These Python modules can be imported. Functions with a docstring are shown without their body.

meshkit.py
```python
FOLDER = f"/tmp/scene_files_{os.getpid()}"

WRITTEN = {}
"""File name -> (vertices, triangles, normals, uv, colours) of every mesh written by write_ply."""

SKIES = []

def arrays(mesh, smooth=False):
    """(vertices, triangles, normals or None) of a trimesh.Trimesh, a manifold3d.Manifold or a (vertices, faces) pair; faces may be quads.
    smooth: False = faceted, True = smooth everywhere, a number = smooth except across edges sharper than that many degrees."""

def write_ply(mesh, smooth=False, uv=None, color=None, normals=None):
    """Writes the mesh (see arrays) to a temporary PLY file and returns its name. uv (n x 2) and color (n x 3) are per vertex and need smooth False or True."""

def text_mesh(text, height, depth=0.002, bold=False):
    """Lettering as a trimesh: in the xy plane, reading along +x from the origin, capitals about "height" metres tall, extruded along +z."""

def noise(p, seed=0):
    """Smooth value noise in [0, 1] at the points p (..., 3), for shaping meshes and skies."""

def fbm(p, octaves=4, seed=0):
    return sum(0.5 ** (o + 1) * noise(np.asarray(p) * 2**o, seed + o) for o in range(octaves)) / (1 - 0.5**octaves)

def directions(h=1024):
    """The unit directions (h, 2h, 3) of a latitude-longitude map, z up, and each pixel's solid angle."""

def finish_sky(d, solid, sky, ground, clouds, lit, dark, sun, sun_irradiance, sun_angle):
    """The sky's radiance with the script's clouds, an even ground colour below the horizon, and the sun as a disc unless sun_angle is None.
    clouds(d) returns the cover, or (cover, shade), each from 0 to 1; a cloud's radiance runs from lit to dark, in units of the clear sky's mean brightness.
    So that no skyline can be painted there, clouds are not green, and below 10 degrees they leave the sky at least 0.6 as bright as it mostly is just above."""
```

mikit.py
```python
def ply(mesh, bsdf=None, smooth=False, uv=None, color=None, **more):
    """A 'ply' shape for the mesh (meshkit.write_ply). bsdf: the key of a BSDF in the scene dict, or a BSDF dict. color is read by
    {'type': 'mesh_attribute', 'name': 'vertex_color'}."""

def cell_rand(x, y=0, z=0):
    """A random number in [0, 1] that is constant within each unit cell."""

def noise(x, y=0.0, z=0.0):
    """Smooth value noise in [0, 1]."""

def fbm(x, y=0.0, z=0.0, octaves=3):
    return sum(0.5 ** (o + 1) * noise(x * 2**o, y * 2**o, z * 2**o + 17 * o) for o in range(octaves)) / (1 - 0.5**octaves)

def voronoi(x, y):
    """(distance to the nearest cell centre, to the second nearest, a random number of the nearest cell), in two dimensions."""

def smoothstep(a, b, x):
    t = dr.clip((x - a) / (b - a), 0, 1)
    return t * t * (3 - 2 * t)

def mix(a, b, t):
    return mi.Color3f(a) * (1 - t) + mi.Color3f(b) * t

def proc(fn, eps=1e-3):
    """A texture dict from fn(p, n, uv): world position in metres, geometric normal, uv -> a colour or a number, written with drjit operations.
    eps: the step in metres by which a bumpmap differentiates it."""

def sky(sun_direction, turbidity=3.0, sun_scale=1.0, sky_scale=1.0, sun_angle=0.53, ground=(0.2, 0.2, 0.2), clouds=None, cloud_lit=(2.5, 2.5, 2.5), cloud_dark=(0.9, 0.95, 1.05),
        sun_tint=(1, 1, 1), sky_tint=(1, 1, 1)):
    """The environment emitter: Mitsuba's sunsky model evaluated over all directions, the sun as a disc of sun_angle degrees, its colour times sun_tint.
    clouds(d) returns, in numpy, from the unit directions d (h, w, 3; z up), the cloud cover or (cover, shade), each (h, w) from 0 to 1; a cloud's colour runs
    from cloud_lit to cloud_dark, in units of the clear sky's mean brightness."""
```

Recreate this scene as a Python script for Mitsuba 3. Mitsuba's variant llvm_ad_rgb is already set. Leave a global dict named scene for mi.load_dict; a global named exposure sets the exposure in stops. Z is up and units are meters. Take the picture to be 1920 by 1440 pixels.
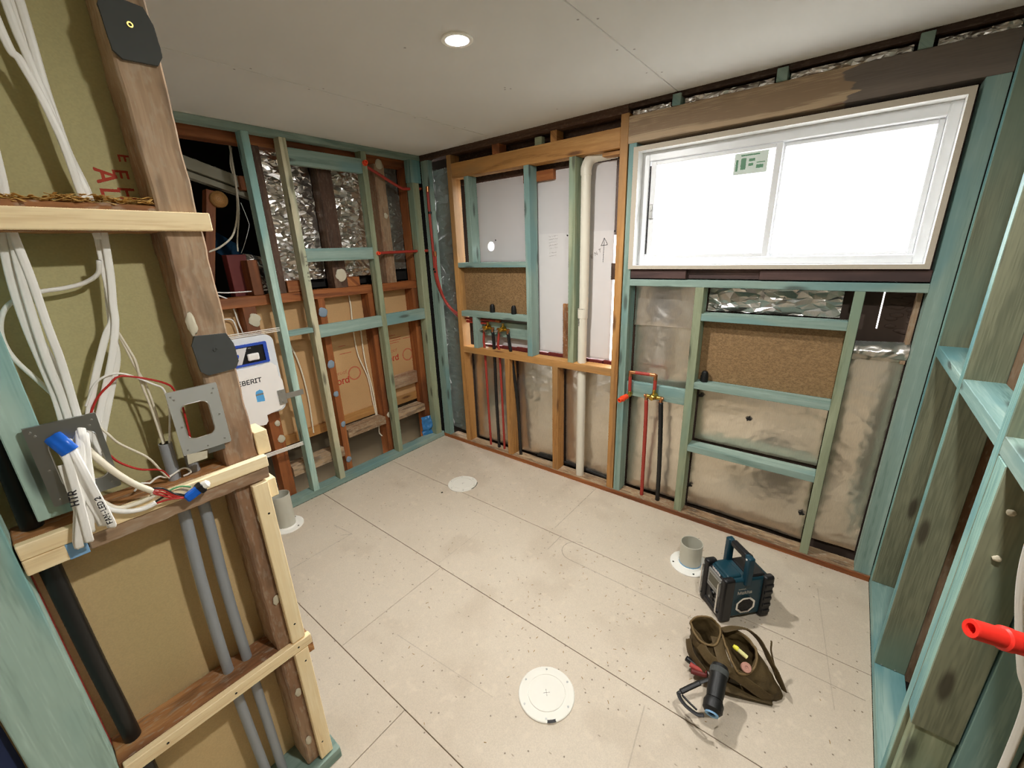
import math, random
import numpy as np, trimesh, drjit as dr, mitsuba as mi
import mikit, meshkit
from mikit import noise, fbm, voronoi, smoothstep, mix, proc, ply, cell_rand
from manifold3d import Manifold

random.seed(7)
RNG = np.random.RandomState(7)
scene, labels = {'type': 'scene'}, {}

# ------------------------------------------------------------------ camera, sky, exposure
exposure = 1.27
CAM = np.array([2.773734, -2.405115, 1.653])
FWD = np.array([-0.59636871, 0.74146978, -0.30751735])
UPV = np.array([-0.16467136, 0.26194303, 0.9509307])
scene['camera'] = {'type': 'perspective', 'fov': 101.774, 'fov_axis': 'x', 'near_clip': 0.02, 'far_clip': 200.0,
                   'to_world': mi.ScalarTransform4f().look_at(CAM.tolist(), (CAM + FWD).tolist(), UPV.tolist())}
SKY = 19.0
scene['sky'] = mikit.sky([0.35, -0.5, 0.75], sun_scale=0.0, sky_scale=SKY, ground=(0.34, 0.33, 0.31),
                         clouds=lambda d: np.ones(d.shape[:2]), cloud_lit=(2.6, 2.62, 2.68), cloud_dark=(2.0, 2.0, 2.1))
LAMP = 880.0


# ------------------------------------------------------------------ colours and materials
def lin(r, g, b):
    c = np.array([r, g, b], float) / 255
    return [float(x) for x in np.where(c < 0.04045, c / 12.92, ((c + 0.055) / 1.055) ** 2.4)]


def pr(name, col, rough=0.6, **k):
    b = {'type': 'principled', 'base_color': {'type': 'rgb', 'value': lin(*col)} if not isinstance(col, dict) else col, 'roughness': rough, 'specular': 0.4}
    b.update(k)
    scene[name] = b
    return name


def two(name, inner):
    scene[name] = {'type': 'twosided', 'b': inner}
    return name


def wood(lo, mid, hi, knot=None, stain=None, stain_at=(0.5, 0.75), grit=0.0, which=0.62):
    lo, mid, hi = lin(*lo), lin(*mid), lin(*hi)
    knot = lin(*knot) if knot else None
    stain = lin(*stain) if stain else None

    def fn(p, n, uv):
        u, v = uv.x, uv.y
        wv = fbm(u * 1.3 + 7, v * 6, 3.0)
        ring = noise(u * 0.7, v * 30 + wv * 6)
        ring2 = noise(u * 1.5 + 9, v * 95 + wv * 9)
        fine = noise(u * 26, v * 420)
        t = dr.clip(0.5 * ring + 0.3 * ring2 + 0.2 * fine, 0, 1)
        c = mix(lo, mid, smoothstep(0.15, 0.48, t))
        c = mix(c, hi, smoothstep(0.5, 0.85, t))
        if stain:
            c = mix(c, stain, 0.75 * smoothstep(stain_at[0], stain_at[1], fbm(u * 2.3 + 4, v * 9 + 3, 1.0)))
        if grit:
            g = fbm(u * 55, v * 160, 5.0)
            c = mix(c, [0.42, 0.36, 0.28], grit * smoothstep(0.5, 0.8, g))
            c = mix(c, [0.03, 0.022, 0.016], grit * smoothstep(0.52, 0.25, fbm(u * 12 + 3, v * 60, 2.0)))
        if knot:
            d, _, w = voronoi(u * 2.4, v * 10)
            k = smoothstep(0.17, 0.05, d) * dr.select(w > which, 1.0, 0.0)
            c = mix(c, knot, k * 0.8)
        return c
    return proc(fn)


def wd(name, rough, *a, **k):
    return pr(name, wood(*a, **k), rough)


wd('teal', 0.65, (106, 130, 120), (130, 152, 142), (148, 168, 158), knot=(66, 76, 70), stain=(104, 140, 140))
wd('teal_deep', 0.6, (92, 126, 122), (122, 154, 148), (148, 176, 168), knot=(52, 62, 58), stain=(84, 134, 140), stain_at=(0.5, 0.72))
wd('teal_olive', 0.65, (116, 124, 98), (140, 148, 120), (158, 164, 136), knot=(70, 72, 58), stain=(118, 142, 124))
wd('teal_light', 0.65, (134, 160, 148), (160, 186, 174), (184, 208, 196), knot=(66, 76, 70), stain=(112, 162, 162))
wd('cream', 0.65, (152, 146, 116), (192, 186, 156), (210, 204, 178), knot=(90, 86, 70), stain=(150, 160, 136))
wd('hardwood', 0.6, (104, 56, 28), (142, 82, 42), (164, 104, 58), stain=(92, 54, 32))
wd('darkwood', 0.65, (52, 34, 24), (76, 52, 38), (98, 72, 54), stain=(54, 38, 30), grit=0.08)
wd('pine', 0.55, (134, 90, 46), (172, 124, 70), (192, 146, 90), knot=(84, 48, 26), stain=(146, 112, 72))
wd('newpine', 0.55, (214, 186, 140), (234, 212, 168), (242, 224, 186), knot=(160, 110, 74), which=0.8)
wd('oldpost', 0.85, (124, 100, 78), (152, 126, 100), (170, 144, 118), stain=(130, 94, 68), grit=0.3)
wd('oldnog', 0.8, (120, 78, 46), (160, 110, 66), (182, 136, 88), stain=(104, 66, 42), grit=0.4)
wd('plum', 0.6, (62, 44, 42), (82, 60, 56), (98, 74, 68), stain=(54, 40, 40))
wd('dusty', 0.8, (140, 112, 84), (168, 142, 112), (186, 162, 134), stain=(120, 92, 66), grit=0.5)


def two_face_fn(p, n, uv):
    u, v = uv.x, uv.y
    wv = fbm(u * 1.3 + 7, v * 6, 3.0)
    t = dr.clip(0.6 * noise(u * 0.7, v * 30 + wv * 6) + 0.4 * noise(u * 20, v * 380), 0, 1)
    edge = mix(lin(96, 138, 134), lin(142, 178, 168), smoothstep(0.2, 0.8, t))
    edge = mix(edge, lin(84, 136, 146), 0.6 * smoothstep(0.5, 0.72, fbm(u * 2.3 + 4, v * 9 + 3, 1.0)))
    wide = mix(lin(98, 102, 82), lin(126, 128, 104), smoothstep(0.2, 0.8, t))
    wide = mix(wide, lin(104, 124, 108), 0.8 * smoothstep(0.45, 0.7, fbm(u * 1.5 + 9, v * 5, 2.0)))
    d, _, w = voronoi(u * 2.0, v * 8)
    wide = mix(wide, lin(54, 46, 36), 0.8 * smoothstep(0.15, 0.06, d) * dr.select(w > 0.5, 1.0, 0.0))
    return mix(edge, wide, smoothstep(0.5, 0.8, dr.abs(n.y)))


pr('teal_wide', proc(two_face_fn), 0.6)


def header_fn(p, n, uv):
    u, v = uv.x, uv.y
    wv = fbm(u * 1.1 + 2, v * 5, 3.0)
    r = noise(u * 0.6, v * 34 + wv * 5)
    t = dr.clip(0.65 * r + 0.35 * noise(u * 20, v * 380), 0, 1)
    a = mix(lin(138, 114, 88), lin(178, 154, 124), smoothstep(0.25, 0.7, t))
    d, _, w = voronoi(u * 1.9, v * 8)
    a = mix(a, lin(96, 58, 34), 0.8 * smoothstep(0.12, 0.04, d) * dr.select(w > 0.75, 1.0, 0.0))
    b = mix(lin(92, 82, 74), lin(116, 104, 94), t)
    edge = p.x - 2.62 + (noise(p.z * 22, 3.0) - 0.5) * 0.16 + (noise(p.z * 90, p.x * 6, 3.0) - 0.5) * 0.05
    return mix(a, b, smoothstep(0.0, 0.012, edge))


pr('headerwood', proc(header_fn), 0.6)


def floor_fn(p, n, uv):
    x, y = p.x, p.y
    c = mix(lin(190, 176, 157), lin(202, 190, 172), fbm(x * 2.2, y * 2.2, 2.0))
    c = mix(c, lin(174, 158, 138), 0.3 * smoothstep(0.55, 0.8, fbm(x * 5 + 9, y * 5, 4.0)))
    g = noise(x * 420, y * 420)
    c = c * (0.93 + 0.13 * g)
    c = mix(c, lin(206, 192, 172), 0.45 * smoothstep(0.62, 0.85, fbm(x * 30, y * 30, 8.0)))
    d, _, w = voronoi(x * 17 + 3, y * 17)
    c = mix(c, lin(92, 74, 56), 0.75 * smoothstep(0.07, 0.03, d) * dr.select(w > 0.72, 1.0, 0.0))
    d, _, w = voronoi(x * 9 + 30, y * 26)
    c = mix(c, lin(120, 100, 78), 0.5 * smoothstep(0.07, 0.03, d) * dr.select(w > 0.85, 1.0, 0.0))

    def line(x0, y0, x1, y1, wdt=0.0016, a=0.55):
        L = math.hypot(x1 - x0, y1 - y0)
        tx, ty = (x1 - x0) / L, (y1 - y0) / L
        s = (x - x0) * tx + (y - y0) * ty
        q = dr.abs((x - x0) * ty - (y - y0) * tx)
        return a * smoothstep(wdt * 1.6, wdt * 0.5, q) * dr.select((s > 0) & (s < L), 1.0, 0.0) * (0.6 + 0.4 * noise(s * 40))
    for l in ((1.80, -0.745, 3.08, -0.742), (1.588, -0.02, 1.588, -0.56), (1.66, -0.60, 1.66, -0.745), (0.55, -1.39, 0.60, -1.34), (0.592, -1.342, 0.592, -1.72, 0.0016, 0.4),
              (0.42, -1.36, 0.592, -1.342, 0.0016, 0.4), (1.02, -0.72, 1.27, -0.72, 0.0016, 0.25), (1.23, -1.20, 1.23, -0.86, 0.0016, 0.25), (2.43, -1.25, 2.50, -1.75, 0.002, 0.3),
              (1.42, -1.62, 1.95, -1.57, 0.0014, 0.3), (2.90, -0.2, 2.99, -0.85, 0.0015, 0.25)):
        c = mix(c, lin(88, 78, 66), line(*l))
    q = dr.abs(dr.sqrt(dr.square(x - 1.80) + dr.square(y + 0.665)) - 0.08)
    c = mix(c, lin(88, 78, 66), 0.5 * smoothstep(0.0026, 0.0008, q) * dr.select((x < 1.80), 1.0, 0.0))
    return c


pr('floorsheet', proc(floor_fn), 0.62)


def ceil_fn(p, n, uv):
    c = mix(lin(196, 194, 188), lin(206, 204, 198), fbm(p.x * 2, p.y * 2, 1.0))
    d = mi.Float(9)
    for sx in (0.757, 1.955):
        for k, yy in enumerate((-0.32, -0.62, -0.92, -1.22, -1.52)):
            for o in (-0.02, 0.02):
                d = dr.minimum(d, dr.sqrt(dr.square(p.x - sx - o * 1.3) + dr.square(p.y - yy - o)))
    for xx, yy in ((1.36, -0.62), (1.385, -0.61), (1.375, -0.64), (1.36, -1.20), (1.38, -0.2)):
        d = dr.minimum(d, dr.sqrt(dr.square(p.x - xx) + dr.square(p.y - yy)))
    return mix(c, lin(120, 112, 104), 0.8 * smoothstep(0.006, 0.003, d))


pr('ceilingboard', proc(ceil_fn), 0.85)


def paper_fn(c0, c1, c2):
    a, b, d_ = lin(*c0), lin(*c1), lin(*c2)

    def fn(p, n, uv):
        c = mix(a, b, smoothstep(0.3, 0.7, fbm(p.y * 1.7 + 3, p.z * 1.7, p.x)))
        c = mix(c, d_, 0.5 * smoothstep(0.5, 0.75, fbm(p.y * 3 + 8, p.z * 1.2, 4.0)))
        return c * (0.95 + 0.1 * noise(p.y * 380, p.z * 380, p.x * 380))
    return proc(fn)


pr('olivesheet', paper_fn((174, 166, 120), (182, 173, 128), (188, 172, 128)), 0.8)
pr('tansheet', paper_fn((206, 178, 130), (214, 188, 142), (178, 162, 116)), 0.8)
pr('kraft', paper_fn((186, 148, 104), (196, 160, 114), (176, 138, 94)), 0.8)
pr('shaded_tansheet', paper_fn((112, 98, 74), (124, 108, 84), (100, 90, 72)), 0.85)  # tan lining sheet with its dim light put into the colour


def chip_fn(p, n, uv):
    g = fbm(p.x * 130, p.z * 210, p.y * 60)
    c = mix(lin(122, 95, 64), lin(146, 116, 80), smoothstep(0.3, 0.7, g))
    return mix(c, lin(166, 136, 98), 0.25 * smoothstep(0.68, 0.9, noise(p.x * 60, p.z * 90, 2.0)))


def chip_h(p, n, uv):
    return 0.0025 * fbm(p.x * 130, p.z * 210, p.y * 60)


scene['chipboard'] = {'type': 'bumpmap', 't': proc(chip_h), 'scale': 1.0, 'b': {'type': 'principled', 'base_color': proc(chip_fn), 'roughness': 0.5, 'specular': 0.4}}


def foil_col(a, b):
    a, b = lin(*a), lin(*b)

    def fn(p, n, uv):
        return mix(a, b, fbm(p.x * 4 + p.y * 4, p.z * 5, 2.0)) * (0.9 + 0.14 * noise((p.x + p.y) * 700, p.z * 60, 1.0))
    return proc(fn)


two('foil', {'type': 'principled', 'base_color': foil_col((206, 202, 196), (236, 232, 226)), 'metallic': 0.95, 'roughness': 0.24, 'specular': 0.5})
two('foil_dull', {'type': 'principled', 'base_color': foil_col((204, 194, 178), (232, 224, 210)), 'metallic': 0.9, 'roughness': 0.27, 'specular': 0.5})
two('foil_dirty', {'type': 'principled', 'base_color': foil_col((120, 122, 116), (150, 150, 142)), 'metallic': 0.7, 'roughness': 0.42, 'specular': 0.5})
pr('galv', (168, 172, 172), 0.32, metallic=0.95)
pr('galv_light', (196, 198, 194), 0.42, metallic=0.6)
pr('steel', (176, 176, 172), 0.38, metallic=0.9)
pr('chrome', (225, 225, 225), 0.12, metallic=1.0)
pr('brass', (206, 172, 84), 0.25, metallic=1.0)
pr('copper', (206, 140, 96), 0.3, metallic=1.0)
pr('pvc', (214, 208, 192), 0.35)
pr('pvcgrey', (186, 184, 170), 0.4)
pr('conduit', (146, 150, 154), 0.4)
pr('whiteplastic', (236, 234, 226), 0.35)
pr('coverwhite', (222, 219, 208), 0.4)
pr('cable', (232, 230, 224), 0.4)
pr('cable_cream', (222, 214, 194), 0.45)
pr('wire_red', (176, 44, 38), 0.4)
pr('wire_black', (30, 28, 28), 0.4)
pr('wire_green', (70, 130, 80), 0.4)
pr('redpipe', (158, 56, 46), 0.4)
pr('blackpipe', (26, 26, 26), 0.35)
pr('blackpoly', (18, 18, 18), 0.5)
pr('orange', (232, 72, 34), 0.4)
pr('redplug', (222, 46, 36), 0.35)
pr('bluetape', (24, 92, 190), 0.3)
pr('bluepaint', (122, 164, 200), 0.7)
pr('redpaint', (170, 72, 66), 0.7)
pr('redprint', (168, 62, 46), 0.8)
pr('redfaint', (176, 104, 74), 0.8)
pr('ink', (20, 20, 26), 0.6)
pr('pencil', (120, 110, 106), 0.8)
pr('rubber', (66, 68, 66), 0.85)
pr('dab', (190, 182, 160), 0.7)
pr('dabblue', (126, 142, 156), 0.6)
pr('cisternwhite', (240, 236, 232), 0.3)
pr('cisterntank', (214, 218, 222), 0.4)
pr('cisternblue', (44, 76, 172), 0.4)
pr('printblue', (90, 164, 216), 0.5)
pr('black', (20, 20, 22), 0.4)
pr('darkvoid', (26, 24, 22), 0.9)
pr('cladding', (70, 56, 48), 0.8)
pr('whiteboard', (200, 196, 196), 0.16, specular=0.5)
pr('paperwhite', (208, 204, 203), 0.5)
pr('aluminium', (226, 228, 230), 0.35, specular=0.5)
pr('revealwhite', (238, 240, 240), 0.35)
pr('rawmdf', (188, 178, 162), 0.7)
pr('plaster', (216, 212, 204), 0.85)
pr('sticker', (206, 218, 210), 0.6)
pr('stickergreen', (96, 140, 112), 0.6)
pr('bluebag', (48, 112, 168), 0.35)
pr('navy', (34, 44, 78), 0.8)
pr('tealplastic', (14, 54, 66), 0.38)
pr('tealdark', (14, 52, 66), 0.4)
pr('lcd', (78, 76, 62), 0.25)
pr('panelgrey', (120, 120, 116), 0.4)
pr('grille', (30, 28, 24), 0.6)
pr('yellow', (226, 218, 74), 0.4)
pr('clearyellow', (222, 216, 150), 0.3)
pr('brownred', (98, 34, 30), 0.6)
pr('sawdust', (196, 158, 92), 0.9)
pr('gum', (150, 122, 84), 0.5)
pr('darkboard', (78, 66, 46), 0.85)
pr('beigebeam', (150, 148, 132), 0.7)
pr('bluesarking', (26, 58, 82), 0.5)
pr('pinkwood', (176, 128, 112), 0.6)


def leather_fn(p, n, uv):
    c = mix(lin(58, 46, 27), lin(92, 75, 46), fbm(p.x * 16, p.y * 16, p.z * 16))
    return c * (0.85 + 0.3 * noise(p.x * 300, p.y * 300, p.z * 300))


two('leather', {'type': 'principled', 'base_color': proc(leather_fn), 'roughness': 0.7, 'specular': 0.3})
two('leather_highlight', {'type': 'principled', 'base_color': {'type': 'rgb', 'value': lin(108, 88, 56)}, 'roughness': 0.6, 'specular': 0.3})  # lighter leather, rim highlights put into the colour
scene['glass'] = {'type': 'thindielectric', 'int_ior': 1.5}
scene['lampglow'] = {'type': 'diffuse', 'reflectance': {'type': 'rgb', 'value': [0.8, 0.8, 0.8]}}


# ------------------------------------------------------------------ geometry
class G:
    def __init__(s, v, f, uv=None):
        s.v, s.f = np.asarray(v, float), np.asarray(f, int)
        s.uv = uv

    def move(s, M):
        M = np.asarray(M, float)
        return G(s.v @ M[:3, :3].T + M[:3, 3], s.f, s.uv)


def cat(*gs):
    gs = [g for x in gs for g in (x if isinstance(x, list) else [x])]
    o, vs, fs, us = 0, [], [], []
    for g in gs:
        vs.append(g.v)
        fs.append(g.f + o)
        us.append(g.uv if g.uv is not None else np.zeros((len(g.v), 2)))
        o += len(g.v)
    return G(np.vstack(vs), np.vstack(fs), np.vstack(us))


def M4(o, ex, ey, ez):
    m = np.eye(4)
    m[:3, 0], m[:3, 1], m[:3, 2], m[:3, 3] = ex, ey, ez, o
    return m


def rotz(a, o=(0, 0, 0)):
    c, s = math.cos(a), math.sin(a)
    return M4(o, (c, s, 0), (-s, c, 0), (0, 0, 1))


_ids = np.array([[i, j, k] for i in (0, 1) for j in (0, 1) for k in (0, 1)])


def box(x0, x1, y0, y1, z0, z1, c=0.0018, grain=None):
    lo, hi = np.array([x0, y0, z0], float), np.array([x1, y1, z1], float)
    lo, hi = np.minimum(lo, hi), np.maximum(lo, hi)
    d = hi - lo
    c = min(c, 0.3 * d.min())
    v = np.zeros((24, 3))
    for n, (i, j, k) in enumerate(_ids):
        base = np.where([i, j, k], hi, lo)
        sg = np.where([i, j, k], -1, 1)
        for a in range(3):
            q = base + sg * c
            q[a] = base[a]
            v[n * 3 + a] = q
    num = lambda i, j, k, a: (i * 4 + j * 2 + k) * 3 + a
    f = []
    for a in range(3):
        b, e = [x for x in range(3) if x != a]
        for s in (0, 1):
            def cor(p, q):
                t = [0, 0, 0]
                t[a], t[b], t[e] = s, p, q
                return num(*t, a)
            q = [cor(0, 0), cor(1, 0), cor(1, 1), cor(0, 1)]
            f += [q[:3], [q[0], q[2], q[3]]]
        for p in (0, 1):
            for r in (0, 1):
                def cor2(t_, ax):
                    t = [0, 0, 0]
                    t[a], t[b], t[e] = t_, p, r
                    return num(*t, ax)
                q = [cor2(0, b), cor2(1, b), cor2(1, e), cor2(0, e)]
                f += [q[:3], [q[0], q[2], q[3]]]
    for i, j, k in _ids:
        f.append([num(i, j, k, 0), num(i, j, k, 1), num(i, j, k, 2)])
    f = np.array(f)
    ctr = (lo + hi) / 2
    t = v[f]
    nn = np.cross(t[:, 1] - t[:, 0], t[:, 2] - t[:, 0])
    flip = (nn * ((t.mean(1) - ctr) / np.maximum(d, 1e-9))).sum(1) < 0
    f[flip] = f[flip][:, ::-1]
    g = int(np.argmax(d)) if grain is None else grain
    b, e = [x for x in range(3) if x != g]
    ou, ov = RNG.uniform(0, 40), RNG.uniform(0, 12)
    uv = np.c_[v[:, g] + ou, v[:, b] + v[:, e] + ov]
    return G(v, f, uv)


def rough(g, size=0.018, amp=0.002, freq=22, seed=0):
    m = trimesh.Trimesh(g.v, g.f, process=False)
    at = np.c_[g.v, g.uv if g.uv is not None else np.zeros((len(g.v), 2))]
    v, f = trimesh.remesh.subdivide_to_size(at, g.f, size, max_iter=12)
    p, uv = v[:, :3].copy(), v[:, 3:]
    for k in range(3):
        p[:, k] += amp * 2 * (meshkit.fbm(v[:, :3] * freq, 3, seed + 11 * k) - 0.5)
    return G(p, f, uv)


def beam(p0, p1, w, t, up=(0, 0, 1), c=0.0018):
    p0, p1 = np.asarray(p0, float), np.asarray(p1, float)
    L = np.linalg.norm(p1 - p0)
    ex = (p1 - p0) / L
    ey = np.cross(up, ex)
    ey /= np.linalg.norm(ey)
    return box(0, L, -w / 2, w / 2, -t / 2, t / 2, c).move(M4(p0, ex, ey, np.cross(ex, ey)))


def spline(pts, step=0.008):
    p = np.asarray(pts, float)
    q = np.vstack([2 * p[0] - p[1], p, 2 * p[-1] - p[-2]])
    out = []
    for i in range(1, len(q) - 2):
        a, b, c, d = q[i - 1:i + 3]
        n = max(2, int(np.linalg.norm(c - b) / step))
        t = np.linspace(0, 1, n, endpoint=False)[:, None]
        out.append(0.5 * (2 * b + (c - a) * t + (2 * a - 5 * b + 4 * c - d) * t ** 2 + (3 * b - a - 3 * c + d) * t ** 3))
    return np.vstack(out + [p[-1:]])


def sweep(path, prof, ref=None, caps=True):
    """Sweeps the closed profile (n x 2: along the side, along the normal) along the path; ref: a direction the normal leans to."""
    p = np.asarray(path, float)
    t = np.gradient(p, axis=0)
    t /= np.linalg.norm(t, axis=1, keepdims=True) + 1e-12
    prof = np.asarray(prof, float)
    n = len(prof)
    if ref is None:
        r = np.array([0.31, 0.23, 0.92]) if abs(t[0] @ [0.31, 0.23, 0.92]) < 0.9 else np.array([1.0, 0, 0])
        nn = np.zeros_like(p)
        nn[0] = r - t[0] * (r @ t[0])
        nn[0] /= np.linalg.norm(nn[0])
        for i in range(1, len(p)):
            q = nn[i - 1] - t[i] * (nn[i - 1] @ t[i])
            nn[i] = q / (np.linalg.norm(q) + 1e-12)
    else:
        r = np.broadcast_to(np.asarray(ref, float), p.shape)
        nn = r - t * (r * t).sum(1, keepdims=True)
        nn /= np.linalg.norm(nn, axis=1, keepdims=True) + 1e-12
    bb = np.cross(t, nn)
    v = (p[:, None] + bb[:, None] * prof[None, :, :1] + nn[:, None] * prof[None, :, 1:]).reshape(-1, 3)
    i, j = np.meshgrid(np.arange(len(p) - 1), np.arange(n), indexing='ij')
    a, b, c, d = i * n + j, i * n + (j + 1) % n, (i + 1) * n + (j + 1) % n, (i + 1) * n + j
    f = np.vstack([np.stack([a, b, c], -1).reshape(-1, 3), np.stack([a, c, d], -1).reshape(-1, 3)])
    if caps:
        k = len(v)
        v = np.vstack([v, p[:1], p[-1:]])
        e = np.arange(n)
        f = np.vstack([f, np.c_[np.full(n, k), (e + 1) % n, e], np.c_[np.full(n, k + 1), (len(p) - 1) * n + e, (len(p) - 1) * n + (e + 1) % n]])
    g = G(v, f)
    tm = trimesh.Trimesh(v, f, process=False)
    if tm.volume < 0:
        g.f = g.f[:, ::-1]
    return g


def circ(r, n=12):
    a = np.arange(n) * 2 * math.pi / n
    return np.c_[np.cos(a), np.sin(a)] * r


def flatprof(w, t, lobes=3, n=24):
    a = np.arange(n) * 2 * math.pi / n
    x = np.cos(a) * w / 2
    y = np.sign(np.sin(a)) * np.abs(np.sin(a)) ** 0.55 * t / 2 * (1 - 0.16 * (0.5 + 0.5 * np.cos((x / w + 0.5) * 2 * math.pi * lobes)))
    return np.c_[x, y]


def tube(pts, r, n=12, step=0.008, straight=False):
    return sweep(np.asarray(pts, float) if straight else spline(pts, step), circ(r, n))


def lathe(prof, o=(0, 0, 0), ax=(0, 0, 1), n=40):
    """prof: (radius, height) from the bottom, closed if it starts and ends on the axis or returns to its start."""
    prof = np.asarray(prof, float)
    a = np.arange(n) * 2 * math.pi / n
    ax = np.asarray(ax, float) / np.linalg.norm(ax)
    ex = np.cross([0.12, 1, 0.05] if abs(ax[1]) < 0.9 else [1, 0.1, 0], ax)
    ex /= np.linalg.norm(ex)
    ey = np.cross(ax, ex)
    m = len(prof)
    v = (np.asarray(o) + prof[:, None, 1:] * ax + prof[:, None, :1] * (np.cos(a)[None, :, None] * ex + np.sin(a)[None, :, None] * ey)).reshape(-1, 3)
    i, j = np.meshgrid(np.arange(m - 1), np.arange(n), indexing='ij')
    p, q, r, s = i * n + j, i * n + (j + 1) % n, (i + 1) * n + (j + 1) % n, (i + 1) * n + j
    f = np.vstack([np.stack([p, q, r], -1).reshape(-1, 3), np.stack([p, r, s], -1).reshape(-1, 3)])
    tm = trimesh.Trimesh(v, f, process=True)
    tm.update_faces(tm.nondegenerate_faces())
    g = G(tm.vertices, tm.faces)
    if tm.volume < 0:
        g.f = g.f[:, ::-1]
    return g


def cyl(p0, p1, r, n=24, c=None):
    p0, p1 = np.asarray(p0, float), np.asarray(p1, float)
    L = np.linalg.norm(p1 - p0)
    c = min(r, L) * 0.12 if c is None else c
    return lathe([(0, 0), (r - c, 0), (r, c), (r, L - c), (r - c, L), (0, L)], p0, p1 - p0, n)


def ring(r0, r1, z0, z1, o, ax=(0, 0, 1), n=48):
    c = min(r1 - r0, z1 - z0) * 0.15
    return lathe([(r0, z0), (r1 - c, z0), (r1, z0 + c), (r1, z1 - c), (r1 - c, z1), (r0 + c, z1), (r0, z1 - c), (r0, z0)], o, ax, n)


def plate(poly, t, o, ex, ey, holes=()):
    """A flat plate: the polygon in the plane (ex, ey) at o, t thick towards ex x ey."""
    from shapely.geometry import Polygon
    m = trimesh.creation.extrude_polygon(Polygon(poly, holes), t, engine='earcut')
    return G(m.vertices, m.faces).move(M4(o, ex, ey, np.cross(ex, ey)))


def rrect(x0, x1, y0, y1, r, n=6):
    out = []
    for cx, cy, a0 in ((x1 - r, y1 - r, 0), (x0 + r, y1 - r, 90), (x0 + r, y0 + r, 180), (x1 - r, y0 + r, 270)):
        for k in range(n + 1):
            a = math.radians(a0 + 90 * k / n)
            out.append((cx + r * math.cos(a), cy + r * math.sin(a)))
    return out


def blob(o, rx, ry, rz, seed=0, amp=0.25, sub=2):
    m = trimesh.creation.icosphere(sub)
    d = 1 + amp * 2 * (meshkit.fbm(m.vertices * 1.7 + seed * 3.1, 2, seed) - 0.5)
    return G(m.vertices * d[:, None] * [rx, ry, rz] + np.asarray(o), m.faces)


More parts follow.
